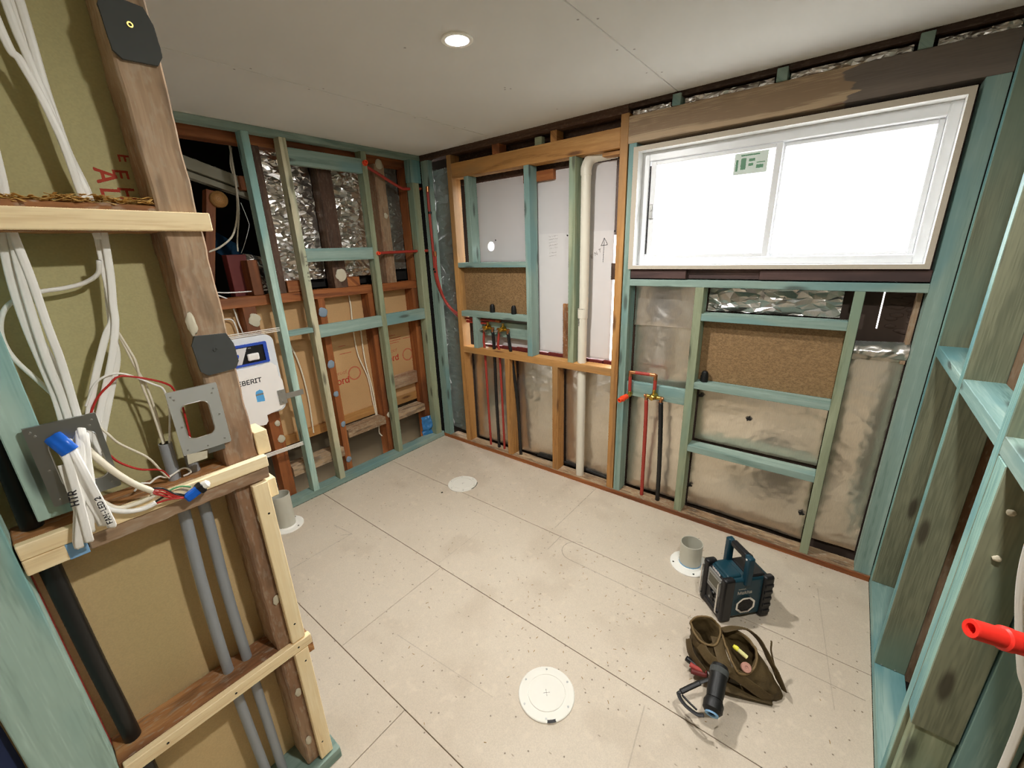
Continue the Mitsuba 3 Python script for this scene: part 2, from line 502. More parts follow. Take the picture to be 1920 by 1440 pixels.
def sheet(o, eu, ev, nu, nv, disp, normal):
    """A rippled sheet over o + u eu + v ev, moved along its normal by disp(points, u, v)."""
    u, v = np.meshgrid(np.linspace(0, 1, nu), np.linspace(0, 1, nv), indexing='ij')
    o, eu, ev, normal = (np.asarray(x, float) for x in (o, eu, ev, normal))
    p = o + u[..., None] * eu + v[..., None] * ev
    p = p + disp(p, u, v)[..., None] * normal
    i, j = np.meshgrid(np.arange(nu - 1), np.arange(nv - 1), indexing='ij')
    a = i * nv + j
    f = np.stack([a, a + nv, a + nv + 1, a + 1], -1).reshape(-1, 4)
    f = np.vstack([f[:, [0, 1, 2]], f[:, [0, 2, 3]]])
    if np.cross(eu, ev) @ normal < 0:
        f = f[:, ::-1]
    return G(p.reshape(-1, 3), f)


def crumple(amp, freq, seed, bulge=0.0, fold=0.0):
    def d(p, u, v):
        q = p * freq
        r = 1 - np.abs(2 * meshkit.fbm(q, 3, seed) - 1) * 2
        r2 = 1 - np.abs(2 * meshkit.noise(q * 2.3 + 5, seed + 3) - 1)
        return amp * (0.65 * r + 0.35 * r2) + bulge * np.sin(math.pi * u) * np.sin(math.pi * np.clip(v, 0, 1)) ** 0.7 + fold * meshkit.noise(p * [8, 8, 1.0], seed + 8)
    return d


def foil(w0, w1, z0, z1, plane, where, amp=0.006, freq=16, seed=1, bulge=0.006, fold=0.01, res=0.008):
    """A hanging foil sheet on the plane y = where ('y') or x = where ('x'), bulging towards the room."""
    nu, nv = max(6, int((w1 - w0) / res)), max(6, int((z1 - z0) / res))
    dsp = crumple(amp, freq, seed, bulge, fold)
    if plane == 'y':
        return sheet((w0, where, z0), (w1 - w0, 0, 0), (0, 0, z1 - z0), nu, nv, dsp, (0, -1, 0))
    return sheet((where, w0, z0), (0, w1 - w0, 0), (0, 0, z1 - z0), nu, nv, dsp, (1, 0, 0))


def facet_foil(w0, w1, z0, z1, plane, where, amp=0.012, seed=1, dens=5000, bulge=0.012):
    """A sharply crinkled foil: flat facets over scattered points."""
    from scipy.spatial import Delaunay
    rs = np.random.RandomState(seed)
    n = int(max(120, dens * (w1 - w0) * (z1 - z0)))
    p = np.c_[rs.uniform(w0, w1, n), rs.uniform(z0, z1, n)]
    b = np.linspace(0, 1, 26)
    p = np.vstack([p] + [np.c_[w0 + (w1 - w0) * b, np.full(26, z)] for z in (z0, z1)] + [np.c_[np.full(26, x), z0 + (z1 - z0) * b] for x in (w0, w1)])
    f = Delaunay(p * [1.0, 1.8]).simplices
    q = np.c_[p[:, 0] * 9, p[:, 1] * 15, np.full(len(p), seed * 1.7)]
    h = amp * (1 - np.abs(2 * meshkit.fbm(q, 2, seed) - 1) * 2) + 0.0035 * (rs.uniform(-1, 1, len(p)))
    u, v = (p[:, 0] - w0) / (w1 - w0), (p[:, 1] - z0) / (z1 - z0)
    h = h + bulge * np.sin(math.pi * u) * np.sin(math.pi * v) + 0.012 * (meshkit.noise(q * 0.3, seed + 5) - 0.5)
    pts = np.c_[p[:, 0], where - h, p[:, 1]] if plane == 'y' else np.c_[where + h, p[:, 0], p[:, 1]]
    t = pts[f]
    nn = np.cross(t[:, 1] - t[:, 0], t[:, 2] - t[:, 0])
    flip = (nn[:, 1] > 0) if plane == 'y' else (nn[:, 0] < 0)
    f[flip] = f[flip][:, ::-1]
    return G(pts, f)


# ------------------------------------------------------------------ scene entries
def numbered(key):
    if key not in scene and key not in labels and not any(k.startswith(key + '__') for k in scene):
        return key
    n = 1
    while f'{key}_{n:03d}' in scene or f'{key}_{n:03d}' in labels or any(k.startswith(f'{key}_{n:03d}__') for k in scene):
        n += 1
    return f'{key}_{n:03d}'


def say(key, label=None, cat_=None, group=None, kind=None):
    e = {k: v for k, v in (('label', label), ('category', cat_), ('group', group), ('kind', kind)) if v}
    if e:
        labels[key] = e


def add(name, g, m, smooth=False, parent=None, label=None, cat_=None, group=None, kind=None):
    key = numbered((parent + '__' if parent else '') + name)
    if smooth not in (False, True):
        scene[key] = ply((g.v, g.f), m, smooth=smooth)
    else:
        scene[key] = ply((g.v, g.f), m, smooth=smooth, uv=g.uv)
    say(key, label, cat_, group, kind)
    return key


def thing(name, label, cat_, group=None):
    key = numbered(name)
    say(key, label, cat_, group)
    return key


def structure(name, label):
    say(name, label, None, None, 'structure')
    return name


def text(parent, name, s, h, o, ex, ey, m, depth=0.0008, bold=False, center=False, label=None):
    t = meshkit.text_mesh(s, h, depth, bold)
    v = np.array(t.vertices)
    if center:
        v[:, 0] -= (v[:, 0].min() + v[:, 0].max()) / 2
        v[:, 1] -= h / 2
    ex, ey = np.asarray(ex, float), np.asarray(ey, float)
    ex, ey = ex / np.linalg.norm(ex), ey / np.linalg.norm(ey)
    return add(name, G(v, t.faces).move(M4(o, ex, ey, np.cross(ex, ey))), m, parent=parent, label=label)


X, Y, Z = (1, 0, 0), (0, 1, 0), (0, 0, 1)

# ------------------------------------------------------------------ floor and ceiling
structure('floor', 'beige fibre cement floor sheets with fine dark joints and pencil marks')
rows = [(-0.605, -0.002), (-1.208, -0.608), (-1.805, -1.211), (-2.405, -1.808), (-3.005, -2.408), (-3.8, -3.008)]
cuts = [[], [], [1.265], [1.712], [0.9], [1.9]]
for (y0, y1), cx in zip(rows, cuts):
    xs = [0.001] + cx + [3.099]
    for a, b in zip(xs[:-1], xs[1:]):
        add('sheet', box(a + (0.0012 if a > 0.01 else 0), b - (0.0012 if b < 3 else 0), y0, y1, -0.019, 0.0, 0.0012), 'floorsheet', parent='floor')
add('subfloor', box(-0.09, 3.29, -3.8, 0.16, -0.06, -0.02), 'darkvoid', parent='floor')

add('screw_hole', cyl((0.712, -0.693, 0.0), (0.712, -0.693, 0.0008), 0.007, 12), 'black', parent='floor')

structure('ceiling', 'white plasterboard ceiling with unfilled joints and screw heads')
for a, b in ((-0.09, 0.757), (0.757, 1.955), (1.955, 3.153), (3.153, 3.4)):
    add('sheet', box(a + 0.001, b - 0.001, -3.8, 0.0, 2.365, 2.378, 0.002), 'ceilingboard', parent='ceiling')

# ------------------------------------------------------------------ the new blue-green frame on the left (front at x = 0)
structure('wall_left', 'new blue green treated timber stud frame in front of the old frame')
W = 'wall_left'
add('bottom_plate', box(-0.09, 0, -2.6, 0.0, 0, 0.045), 'teal', parent=W)
add('top_plate', box(-0.07, 0, -2.6, 0.0, 2.33, 2.364), 'teal', parent=W)
for y0, y1, m in ((-1.266, -1.224, 'teal_light'), (-1.061, -1.019, 'cream'), (-0.520, -0.478, 'teal_olive'), (-0.094, -0.03, 'teal_olive'), (-1.80, -1.757, 'teal')):
    add('stud', box(-0.07, 0, y0, y1, 0.045, 2.33 if y1 < -0.05 else 2.17), m, parent=W)
for y0, y1, z0, z1, d in ((-1.019, -0.520, 1.122, 1.205, 0.04), (-0.478, -0.094, 1.12, 1.207, 0.04), (-1.224, -1.061, 1.167, 1.198, 0.07),
                          (-1.019, -0.520, 2.19, 2.282, 0.04), (-1.019, -0.520, 1.62, 1.703, 0.04)):
    add('nogging', box(-d, -0.002, y0, y1, z0, z1), 'teal', parent=W)
add('packing_block', box(-0.07, 0.0, -0.10, -0.002, 2.17, 2.33), 'teal_deep', parent=W)
for k, (dz, s) in enumerate(((0, '3'), (0.03, 'x'), (0.055, 'k'), (0.10, '4'), (0.125, '2'), (0.15, '3'))):
    text(W, 'pencil_note', s, 0.016, (0.0004, -1.034, 1.66 - dz), (0, 0, -1), (0, 1, 0), 'ink', 0.0004)

# ------------------------------------------------------------------ the old hardwood frame behind it (front at x = -0.1)
structure('wall_back', 'old orange brown hardwood wall frame behind the new frame')
W = 'wall_back'
add('rail', box(-0.2, -0.1, -2.3, -0.02, 1.372, 1.432), 'hardwood', parent=W)
add('top_plate', box(-0.2, -0.1, -2.3, -0.02, 2.285, 2.36), 'hardwood', parent=W)
for y0, y1, m in ((-0.80, -0.70, 'darkwood'), (-1.182, -1.14, 'darkwood'), (-0.356, -0.268, 'oldpost'), (-0.078, -0.030, 'hardwood')):
    add('upper_stud', rough(box(-0.2, -0.1, y0, y1, 1.432, 2.285), 0.05, 0.0015), m, parent=W)
lowers = [(-0.945, -0.897), (-0.548, -0.49), (-0.125, -0.035), (-1.42, -1.345), (-2.05, -2.0)]
for y0, y1 in lowers:
    add('lower_stud', box(-0.2, -0.1, y0, y1, -0.2, 1.372), 'hardwood', parent=W)
add('nogging', rough(box(-0.2, -0.085, -0.893, -0.552, 0.298, 0.362), 0.03, 0.002, seed=3), 'dusty', parent=W)
add('nogging', rough(box(-0.2, -0.085, -0.486, -0.129, 0.285, 0.345), 0.03, 0.002, seed=4), 'dusty', parent=W)
add('nogging', rough(box(-0.2, -0.085, -1.341, -0.949, 0.172, 0.245), 0.03, 0.002, seed=5), 'dusty', parent=W)
add('nogging', rough(box(-0.2, -0.15, -0.486, -0.129, 0.54, 0.648), 0.03, 0.0015, seed=6), 'oldpost', parent=W)
for y0, y1 in ((-0.893, -0.552), (-0.486, -0.129), (-1.341, -0.949)):
    add('skirting_strip', box(-0.2, -0.186, y0, y1, 0.375, 0.45), 'pine', parent=W)
add('short_block', box(-0.2, -0.1, -0.70, -0.60, 1.434, 1.50), 'hardwood', parent=W)
add('short_block', box(-0.2, -0.1, -1.13, -1.02, 1.434, 1.505), 'hardwood', parent=W)
for y, z, m, r in ((-0.924, 1.277, 'dabblue', 0.03), (-0.930, 0.9, 'dabblue', 0.026), (-0.932, 0.671, 'dabblue', 0.02), (-0.917, 0.42, 'dabblue', 0.02), (-0.921, 0.123, 'dabblue', 0.022),
                   (-1.371, 0.591, 'dab', 0.018), (-1.366, 0.474, 'dab', 0.024), (-1.367, 1.29, 'dab', 0.034), (-0.745, 1.52, 'dab', 0.04), (-0.31, 2.285, 'dab', 0.03), (-0.30, 1.93, 'dab', 0.018), (-0.50, 0.36, 'dab', 0.024)):
    add('glue_dab', blob((-0.0985, y, z), 0.007, r, r * 1.15, int(abs(y * z) * 100), 0.3, 2), m, True, parent=W)
for y0, y1 in ((-2.3, -1.0), (-0.998, -0.01)):
    add('lining_sheet', box(-0.212, -0.2, y0, y1, 0.37, 1.40), 'kraft', parent=W)
add('lower_board', box(-0.29, -0.27, -2.3, 0.0, -0.3, 0.37), 'darkboard', parent=W)
for y, z, w in ((-0.345, 0.99, 0.07), (-0.345, 0.965, 0.12), (-0.345, 0.945, 0.12), (-0.345, 0.925, 0.10), (-0.20, 0.945, 0.09), (-0.80, 0.99, 0.06), (-0.80, 0.93, 0.10)):
    add('printed_line', box(-0.2, -0.1994, y, y + w, z, z + 0.006), 'redfaint', parent=W)
for y, z in ((-0.17, 0.80), (-0.70, 0.76)):
    add('printed_ring', ring(0.045, 0.056, 0, 0.0006, (-0.2, y, z), X, 32), 'redfaint', parent=W)
for y, z in ((-0.375, 0.775), (-0.86, 0.70)):
    text(W, 'printed_letters', 'ord', 0.05, (-0.2, y, z), Y, Z, 'redprint', 0.0006, True)
    text(W, 'printed_letters', 'proof', 0.028, (-0.2, y, z + 0.075), Y, Z, 'redfaint', 0.0006)
# added dark shell blocking the sky, then things in the dark space beyond
add('dark_shell_end', box(-1.42, -1.4, -3.8, 0.16, -0.4, 2.7), 'darkvoid', parent=W)
add('dark_shell_top', box(-1.42, -0.09, -3.8, 0.16, 2.6, 2.62), 'darkvoid', parent=W)
add('dark_shell_back', box(-0.26, -0.25, -1.16, 0.02, 1.44, 2.6), 'darkvoid', parent=W)
add('dark_shell_floor', box(-1.42, -0.09, -3.8, 0.16, -0.42, -0.4), 'darkvoid', parent=W)
add('dark_shell_side', box(-1.42, -0.0, 0.03, 0.05, -0.4, 2.7), 'darkvoid', parent=W)
add('roof_beam', box(0, 0.62, -0.03, 0.03, -0.032, 0.032).move(M4((-0.33, -1.66, 2.25), np.array([0, 0.955, -0.297]), X, np.array([0, 0.297, 0.955]) * -1)), 'beigebeam', parent=W)
add('roof_beam', box(0, 0.62, -0.01, 0.05, -0.016, 0.016).move(M4((-0.36, -1.68, 2.195), np.array([0, 0.955, -0.297]), X, np.array([0, 0.297, 0.955]) * -1)), 'beigebeam', parent=W)
add('brace', rough(beam((-0.34, -1.37, 2.05), (-0.34, -1.52, 1.40), 0.05, 0.07, (1, 0, 0)), 0.05, 0.001), 'hardwood', parent=W)
add('brace_end', lathe([(0, 0), (0.045, 0.003), (0.047, 0.05), (0, 0.053)], (-0.335, -1.345, 2.0), X, 24), 'pine', True, parent=W)
add('short_block', box(-0.34, -0.27, -1.215, -1.15, 2.06, 2.14), 'hardwood', parent=W)
add('sarking', sheet((-0.62, -1.75, 2.16), (0, 0.72, -0.52), (0.1, -0.02, -0.16), 40, 14, crumple(0.012, 9, 21), X), 'bluesarking', True, parent=W)
add('red_block', box(-0.3, -0.22, -1.40, -1.292, 1.43, 1.68), 'brownred', parent=W)
add('short_stud', box(-0.22, -0.12, -1.33, -1.27, 1.434, 1.645), 'hardwood', parent=W)

f = 'silver foil insulation'
add('foil_sheet', facet_foil(-1.135, -0.805, 1.50, 2.30, 'x', -0.205, 0.015, 31), 'foil', False,
    label='bright crinkled silver foil between the dark posts of the old frame, left piece', cat_='insulation foil')
add('foil_sheet', facet_foil(-0.695, -0.36, 1.50, 2.30, 'x', -0.205, 0.015, 37), 'foil', False,
    label='bright crinkled silver foil right of the thick dark post in the old frame', cat_='insulation foil')
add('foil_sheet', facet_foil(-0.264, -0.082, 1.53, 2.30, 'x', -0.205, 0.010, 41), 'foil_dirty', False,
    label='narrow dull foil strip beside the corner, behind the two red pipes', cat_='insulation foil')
add('foil_bundle', sheet((-0.40, -1.72, 2.32), (0, 0.56, -0.17), (0.03, -0.03, -0.12), 70, 22, crumple(0.035, 14, 51), X), 'foil', True,
    label='dark glinting foil crumpled above the pale roof beam in the dark void', cat_='insulation foil')
add('foil_bundle', sheet((-0.36, -1.265, 1.69), (0, 0.12, -0.03), (0.0, -0.01, -0.24), 26, 40, crumple(0.04, 16, 57), X), 'foil', True,
    label='small crumpled dark foil beside the dark red block in the void', cat_='insulation foil')

# ------------------------------------------------------------------ the window wall (front at y = 0)
structure('wall_window', 'timber framed window wall, honey pine on the left and blue green studs under the window')
W = 'wall_window'
add('bottom_plate', rough(box(0.09, 3.10, 0.0, 0.09, -0.02, 0.035, grain=0), 0.04, 0.0012, seed=8), 'dusty', parent=W)
add('plate_edge', box(0.002, 3.098, -0.004, 0.0, -0.019, 0.03), 'hardwood', parent=W)
add('top_plate', box(0, 1.70, 0.0, 0.09, 2.325, 2.40), 'darkwood', parent=W)
add('top_plate', box(1.702, 3.10, 0.004, 0.09, 2.344, 2.40), 'darkwood', parent=W)
for x0, x1, y0, y1, z0, z1, m in ((0.002, 0.088, 0.002, 0.045, 0.0, 2.36, 'teal'), (0.293, 0.338, 0, 0.09, 0.035, 2.325, 'pine'), (1.66, 1.706, 0, 0.09, 0.035, 2.325, 'pine'),
                                  (1.713, 1.757, 0, 0.09, 0.035, 2.175, 'teal'), (2.128, 2.172, 0, 0.09, 0.035, 1.425, 'teal_olive'), (2.80, 2.838, 0, 0.09, 0.035, 1.425, 'teal_olive'),
                                  (3.034, 3.098, 0, 0.09, 0.035, 2.175, 'teal')):
    add('stud', box(x0, x1, y0, y1, z0, z1), m, parent=W)
for x0, x1, z0, z1, m in ((0.459, 0.50, 1.567, 2.165, 'teal'), (0.997, 1.040, 0.90, 2.165, 'teal'), (1.338, 1.382, 0.90, 2.165, 'teal_olive')):
    add('opening_stud', box(x0, x1, 0.0, 0.09, z0, z1), m, parent=W)
add('header', box(0.338, 1.66, 0.0, 0.09, 2.165, 2.265), 'pine', parent=W)
add('header', box(1.706, 3.10, 0.0, 0.09, 2.175, 2.306), 'headerwood', parent=W)
add('sill_plate', rough(box(0.338, 1.66, 0.0, 0.09, 0.85, 0.90), 0.04, 0.001, seed=9), 'pine', parent=W)
add('niche_sill', box(0.338, 0.997, 0.0, 0.09, 1.531, 1.567), 'teal', parent=W)
add('nogging', box(0.338, 0.997, 0.0, 0.09, 1.152, 1.193), 'teal', parent=W)
add('back_board', box(0.50, 0.997, 0.07, 0.09, 1.00, 1.115), 'teal', parent=W)
add('jack_stud', box(0.457, 0.50, 0.0, 0.09, 0.90, 1.152), 'teal', parent=W)
for x0, x1, m in ((0.738, 0.80, 'hardwood'), (1.205, 1.25, 'pine')):
    add('cripple_stud', box(x0, x1, 0.0, 0.08, 2.265, 2.325), m, parent=W)
add('packer', box(1.082, 1.134, 0.01, 0.05, 2.265, 2.312), 'teal_olive', parent=W)
for x0, x1 in ((0.773, 0.818), (1.210, 1.256)):
    add('cripple_stud', rough(box(x0, x1, 0.0, 0.09, 0.035, 0.85), 0.05, 0.001, seed=int(x0 * 10)), 'pine', parent=W)
for x0 in (1.934, 2.379, 2.831):
    add('spacer_block', box(x0, x0 + 0.041, -0.012, 0.08, 2.306, 2.356), 'teal', parent=W)
add('window_sill_plate', box(1.757, 3.034, 0.0, 0.09, 1.425, 1.462), 'teal', parent=W)
for x0, x1, y0 in ((1.757, 2.07, 0.005), (2.07, 2.42, 0.03), (2.42, 3.032, 0.008)):
    add('sill_packer', box(x0, x1, y0, 0.09, 1.468, 1.515), 'plum', parent=W)
for z0, z1 in ((1.247, 1.286), (0.858, 0.896), (0.462, 0.500)):
    add('nogging', box(2.172, 2.80, 0.0, 0.09, z0, z1), 'teal', parent=W)
add('nogging', box(1.757, 2.128, 0.03, 0.065, 0.735, 0.828), 'teal', parent=W)
for x0, x1, z0, z1, k in ((0.338, 0.997, 1.193, 1.531, 0.062), (2.172, 2.80, 0.896, 1.247, 0.075)):
    add('niche_panel', box(x0, x1, k, k + 0.014, z0, z1), 'chipboard', parent=W)
add('cut_strip', box(1.246, 1.288, 0.085, 0.10, 0.90, 1.285), 'oldnog', parent=W)
add('old_block', box(0.93, 1.17, 0.085, 0.125, 2.075, 2.135), 'hardwood', parent=W)
add('old_block', box(1.54, 1.655, 0.03, 0.10, 2.14, 2.16), 'pine', parent=W)
add('old_block', box(1.588, 1.658, 0.10, 0.125, 1.45, 1.55), 'darkwood', parent=W)
add('void_backing', box(0.2, 1.72, 0.125, 0.14, 2.13, 2.42), 'darkwood', parent=W)  # dark board put in for the black void above the white board
for k, x in enumerate(np.arange(0.52, 1.62, 0.148)):
    add('brick', rough(box(x, x + 0.14, 0.10, 0.135, 0.885, 0.915 + 0.006 * (k % 3)), 0.03, 0.002, seed=k), 'brownred', parent=W)

# cladding outside: boards with openings for the old window, the window and a vertical slit
zs = [-0.4, -0.1, 0.1, 0.3, 0.5, 0.7, 0.9, 1.06, 1.24, 1.42, 1.535, 1.72, 1.92, 2.125, 2.30, 2.6]
for z0, z1 in zip(zs[:-1], zs[1:]):
    segs = [(-0.1, 3.4)]
    cut = []
    if 0.89 < (z0 + z1) / 2 < 2.125:
        cut.append((0.39, 1.66 if (z0 + z1) / 2 < 1.72 else 1.58))
    if 1.53 < (z0 + z1) / 2 < 2.125:
        cut.append((1.778, 2.998))
    if abs(z0 - 1.24) < 0.01:
        cut.append((2.9045, 2.9115))
    for a, b in cut:
        segs = [s for q in segs for s in ((q[0], min(q[1], a)), (max(q[0], b), q[1])) if s[1] - s[0] > 0.002]
    for a, b in segs:
        add('weatherboard', box(a, b, 0.143, 0.165, z0 - 0.004, z1 + 0.004, 0.001), 'cladding', parent=W)
for k in range(22):   # torn tar paper scales on the inside of the boards
    x, z = RNG.uniform(2.945, 3.03), RNG.uniform(1.22, 1.41)
    add('paper_scale', blob((x, 0.143, z), 0.022, 0.006, 0.012, k, 0.3, 1), 'cladding', True, parent=W)
add('batten', box(3.012, 3.03, 0.09, 0.14, 1.1, 1.425), 'oldpost', parent=W)

FL = ((0.02, 0.292, 0.06, 2.27, 'foil_dirty', 'dull grey green foil in the corner bay beside the curved red pipe', 61, 0.010, 0.02),
      (0.342, 0.77, 0.04, 0.845, 'foil_dull', 'dull foil below the pine sill behind the first red and black pipes', 62, 0.006, 0.014),
      (0.822, 1.206, 0.04, 0.845, 'foil_dull', 'dull creased foil below the pine sill in the middle bay', 63, 0.006, 0.014),
      (1.26, 1.656, 0.04, 0.845, 'foil_dull', 'dull foil below the pine sill behind the white vent pipe', 64, 0.006, 0.014),
      (1.76, 2.125, 0.04, 1.19, 'foil_dull', 'tall dull foil behind the brass mixer on the blue green rail', 65, 0.005, 0.012),
      (1.76, 2.125, 1.18, 1.423, 'foil', 'shiny foil overlapping at the top of the bay under the window\'s left end', 66, 0.005, 0.02),
      (2.176, 2.797, 0.04, 0.456, 'foil_dull', 'dull foil below the lowest shelf nogging', 67, 0.005, 0.012),
      (2.176, 2.797, 0.503, 0.855, 'foil_dull', 'dull foil between the two lower shelf noggings with a small torn hole', 68, 0.005, 0.010),
      (2.176, 2.765, 1.29, 1.423, 'foil', 'bright crumpled foil stuffed above the particleboard niche', 69, 0.014, 0.02),
      (2.842, 3.03, 0.07, 1.12, 'foil_dull', 'tall dull foil in the bay beside the right corner', 70, 0.006, 0.014))
for x0, x1, z0, z1, m, lab, sd, amp, fold in FL:
    yy = 0.108 if x0 < 0.2 else (0.128 if z0 < 1.15 else 0.118)
    facet = sd in (61, 69)
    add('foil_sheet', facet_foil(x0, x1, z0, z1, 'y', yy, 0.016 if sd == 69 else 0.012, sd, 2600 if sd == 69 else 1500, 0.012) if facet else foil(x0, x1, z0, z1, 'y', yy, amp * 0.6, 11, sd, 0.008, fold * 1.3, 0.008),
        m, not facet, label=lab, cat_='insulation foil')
add('foil_fold', sheet((2.842, 0.11, 1.10), (0.19, 0.0, 0.01), (0.0, 0.0, 0.09), 26, 20, lambda p, u, v: 0.035 * np.sin(math.pi * v) + crumple(0.012, 18, 75)(p, u, v), (0, -1, 0)), 'foil', True,
    label='rolled glossy foil fold under the bright slit in the boards', cat_='insulation foil')
for k, (x0, x1) in enumerate(((1.72, 1.92), (1.99, 2.37), (2.43, 2.82), (2.885, 3.09))):
    add('foil_strip', facet_foil(x0, x1, 2.300, 2.332, 'y', 0.024, 0.012, 80 + k, 12000, 0.006), 'foil', False,
        label=('crinkled foil strip above the window header, ' + ('leftmost piece', 'between the first and second blue green blocks', 'between the second and third blue green blocks', 'rightmost dark piece')[k]), cat_='insulation foil')
for x, z in ((2.455, 0.70), (2.185, 0.18), (2.19, 0.79), (0.24, 0.55), (2.775, 0.21)):
    add('foil_tear', plate([(0.018 * math.cos(a) * r, 0.02 * math.sin(a) * r) for a, r in zip(np.arange(9) * 0.698, (1, .5, .9, .4, 1, .6, .8, .45, .7))], 0.001, (x, 0.103, z), X, Z), 'black', parent=W)

# ------------------------------------------------------------------ window
structure('window_1', 'white aluminium sliding window with two panes, blown out by daylight')
W = 'window_1'
x0, x1, z0, z1 = 1.747, 3.018, 1.520, 2.152
for a, b, c, d in ((x0, x0 + 0.026, z0, z1), (x1 - 0.018, x1, z0, z1), (x0 + 0.026, x1 - 0.018, z0, z0 + 0.02), (x0 + 0.026, x1 - 0.018, z1 - 0.024, z1)):
    add('reveal', box(a, b, -0.012, 0.12, c, d), 'revealwhite', parent=W)
    add('reveal_edge', box(a - 0.0008, b + 0.0008, -0.0135, -0.012, c, d, 0.0005), 'rawmdf', parent=W)
fx0, fx1, fz0, fz1 = 1.773, 3.0, 1.54, 2.128
for a, b, c, d in ((fx0, fx0 + 0.04, fz0, fz1), (fx1 - 0.035, fx1, fz0, fz1), (fx0 + 0.04, fx1 - 0.035, fz0, fz0 + 0.036), (fx0 + 0.04, fx1 - 0.035, fz1 - 0.046, fz1)):
    add('outer_frame', box(a, b, 0.055, 0.14, c, d, 0.003), 'aluminium', parent=W)
for a, b, c, d in ((1.818, 1.848, 1.577, 2.080), (2.405, 2.432, 1.577, 2.080), (1.848, 2.405, 1.577, 1.594), (1.848, 2.405, 2.062, 2.080)):
    add('sash_frame', box(a, b, 0.066, 0.09, c, d, 0.002), 'aluminium', parent=W)
for a, b, c, d in ((2.42, 2.44, 1.577, 2.08), (2.945, 2.964, 1.577, 2.08), (2.44, 2.945, 1.577, 1.59), (2.44, 2.945, 2.064, 2.08)):
    add('fixed_frame', box(a, b, 0.095, 0.125, c, d, 0.002), 'aluminium', parent=W)
add('pane', box(1.848, 2.405, 0.0775, 0.0785, 1.594, 2.062, 0.0001), 'glass', parent=W)
add('pane', box(2.44, 2.945, 0.1095, 0.1105, 1.59, 2.064, 0.0001), 'glass', parent=W)
k = add('latch', cat(box(1.822, 1.846, 0.054, 0.068, 1.79, 1.865, 0.003), cyl((1.834, 0.054, 1.835), (1.834, 0.049, 1.835), 0.006)), 'steel', parent=W)
add('pull_groove', box(1.8155, 1.8185, 0.056, 0.07, 1.60, 2.06, 0.0005), 'black', parent=W)
st = thing('glass_sticker', 'pale green rating sticker at the top right of the left window pane', 'sticker')
add('paper', box(2.232, 2.376, 0.0762, 0.0772, 1.964, 2.058, 0.0002), 'sticker', parent=st)
for a, b, c, d in ((2.262, 2.284, 1.985, 2.035), (2.296, 2.322, 2.018, 2.030), (2.296, 2.316, 1.998, 2.010), (2.33, 2.366, 2.008, 2.012), (2.33, 2.36, 1.985, 2.0), (2.26, 2.34, 2.044, 2.05), (2.24, 2.25, 1.98, 2.03)):
    add('print', box(a, b, 0.0758, 0.0763, c, d, 0.0001), 'stickergreen', parent=st)

# ------------------------------------------------------------------ the right wall (front at x = 3.10)
structure('wall_right', 'blue green stud frame along the right side, seen nearly edge on')
W = 'wall_right'
add('bottom_plate', box(3.10, 3.19, -3.7, 0.09, -0.0, 0.045), 'teal_deep', parent=W)
add('top_plate', box(3.10, 3.19, -3.7, 0.09, 2.32, 2.364), 'teal', parent=W)
for a, b, z0, z1 in ((-0.05, -0.004, 0.045, 2.32), (-0.582, -0.537, 0.045, 2.32), (-1.08, -1.035, 0.045, 2.32), (-1.68, -1.635, 0.045, 2.32), (-2.28, -2.235, 0.045, 2.32)):
    add('stud', box(3.10, 3.19, a, b, z0, z1), 'teal_wide', parent=W)
add('jack_stud', box(3.10, 3.19, -1.146, -1.082, 0.40, 1.178), 'teal_wide', parent=W)
add('jack_block', box(3.11, 3.19, -1.14, -1.082, 0.045, 0.40), 'teal_olive', parent=W)
for a, b in ((-0.537, -0.05), (-1.035, -0.582), (-1.635, -1.08), (-2.235, -1.68)):
    add('nogging', box(3.10, 3.19, a, b, 1.180, 1.224), 'teal_deep' if a > -1.1 else 'teal', parent=W)
for a, b, m in ((-0.535, -0.46, 'oldpost'), (-1.146, -1.095, 'teal_deep'), (-0.05, 0.0, 'oldpost'), (-1.02, -0.95, 'oldpost'), (-1.68, -1.6, 'oldpost')):
    add('rear_stud', box(3.196, 3.286, a, b, -0.1, 2.4), m, parent=W)
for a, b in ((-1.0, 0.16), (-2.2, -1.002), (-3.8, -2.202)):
    add('lining_sheet', box(3.29, 3.302, a, b, -0.1, 2.6), 'shaded_tansheet', parent=W)
for x, z, y in ((3.129, 1.077, -1.146), (3.134, 0.96, -1.146), (3.14, 1.255, -1.146)):
    add('glue_dab', blob((x, y - 0.004, z), 0.0075, 0.006, 0.0075, int(z * 30), 0.3, 2), 'dab', True, parent=W)
for y0 in (-0.555, -1.06):
    for dx in (0.02, 0.06):
        add('nail_head', cyl((3.10 + dx, y0 - 0.026, 0.05), (3.10 + dx, y0 - 0.03, 0.05), 0.003, 8), 'steel', parent=W)

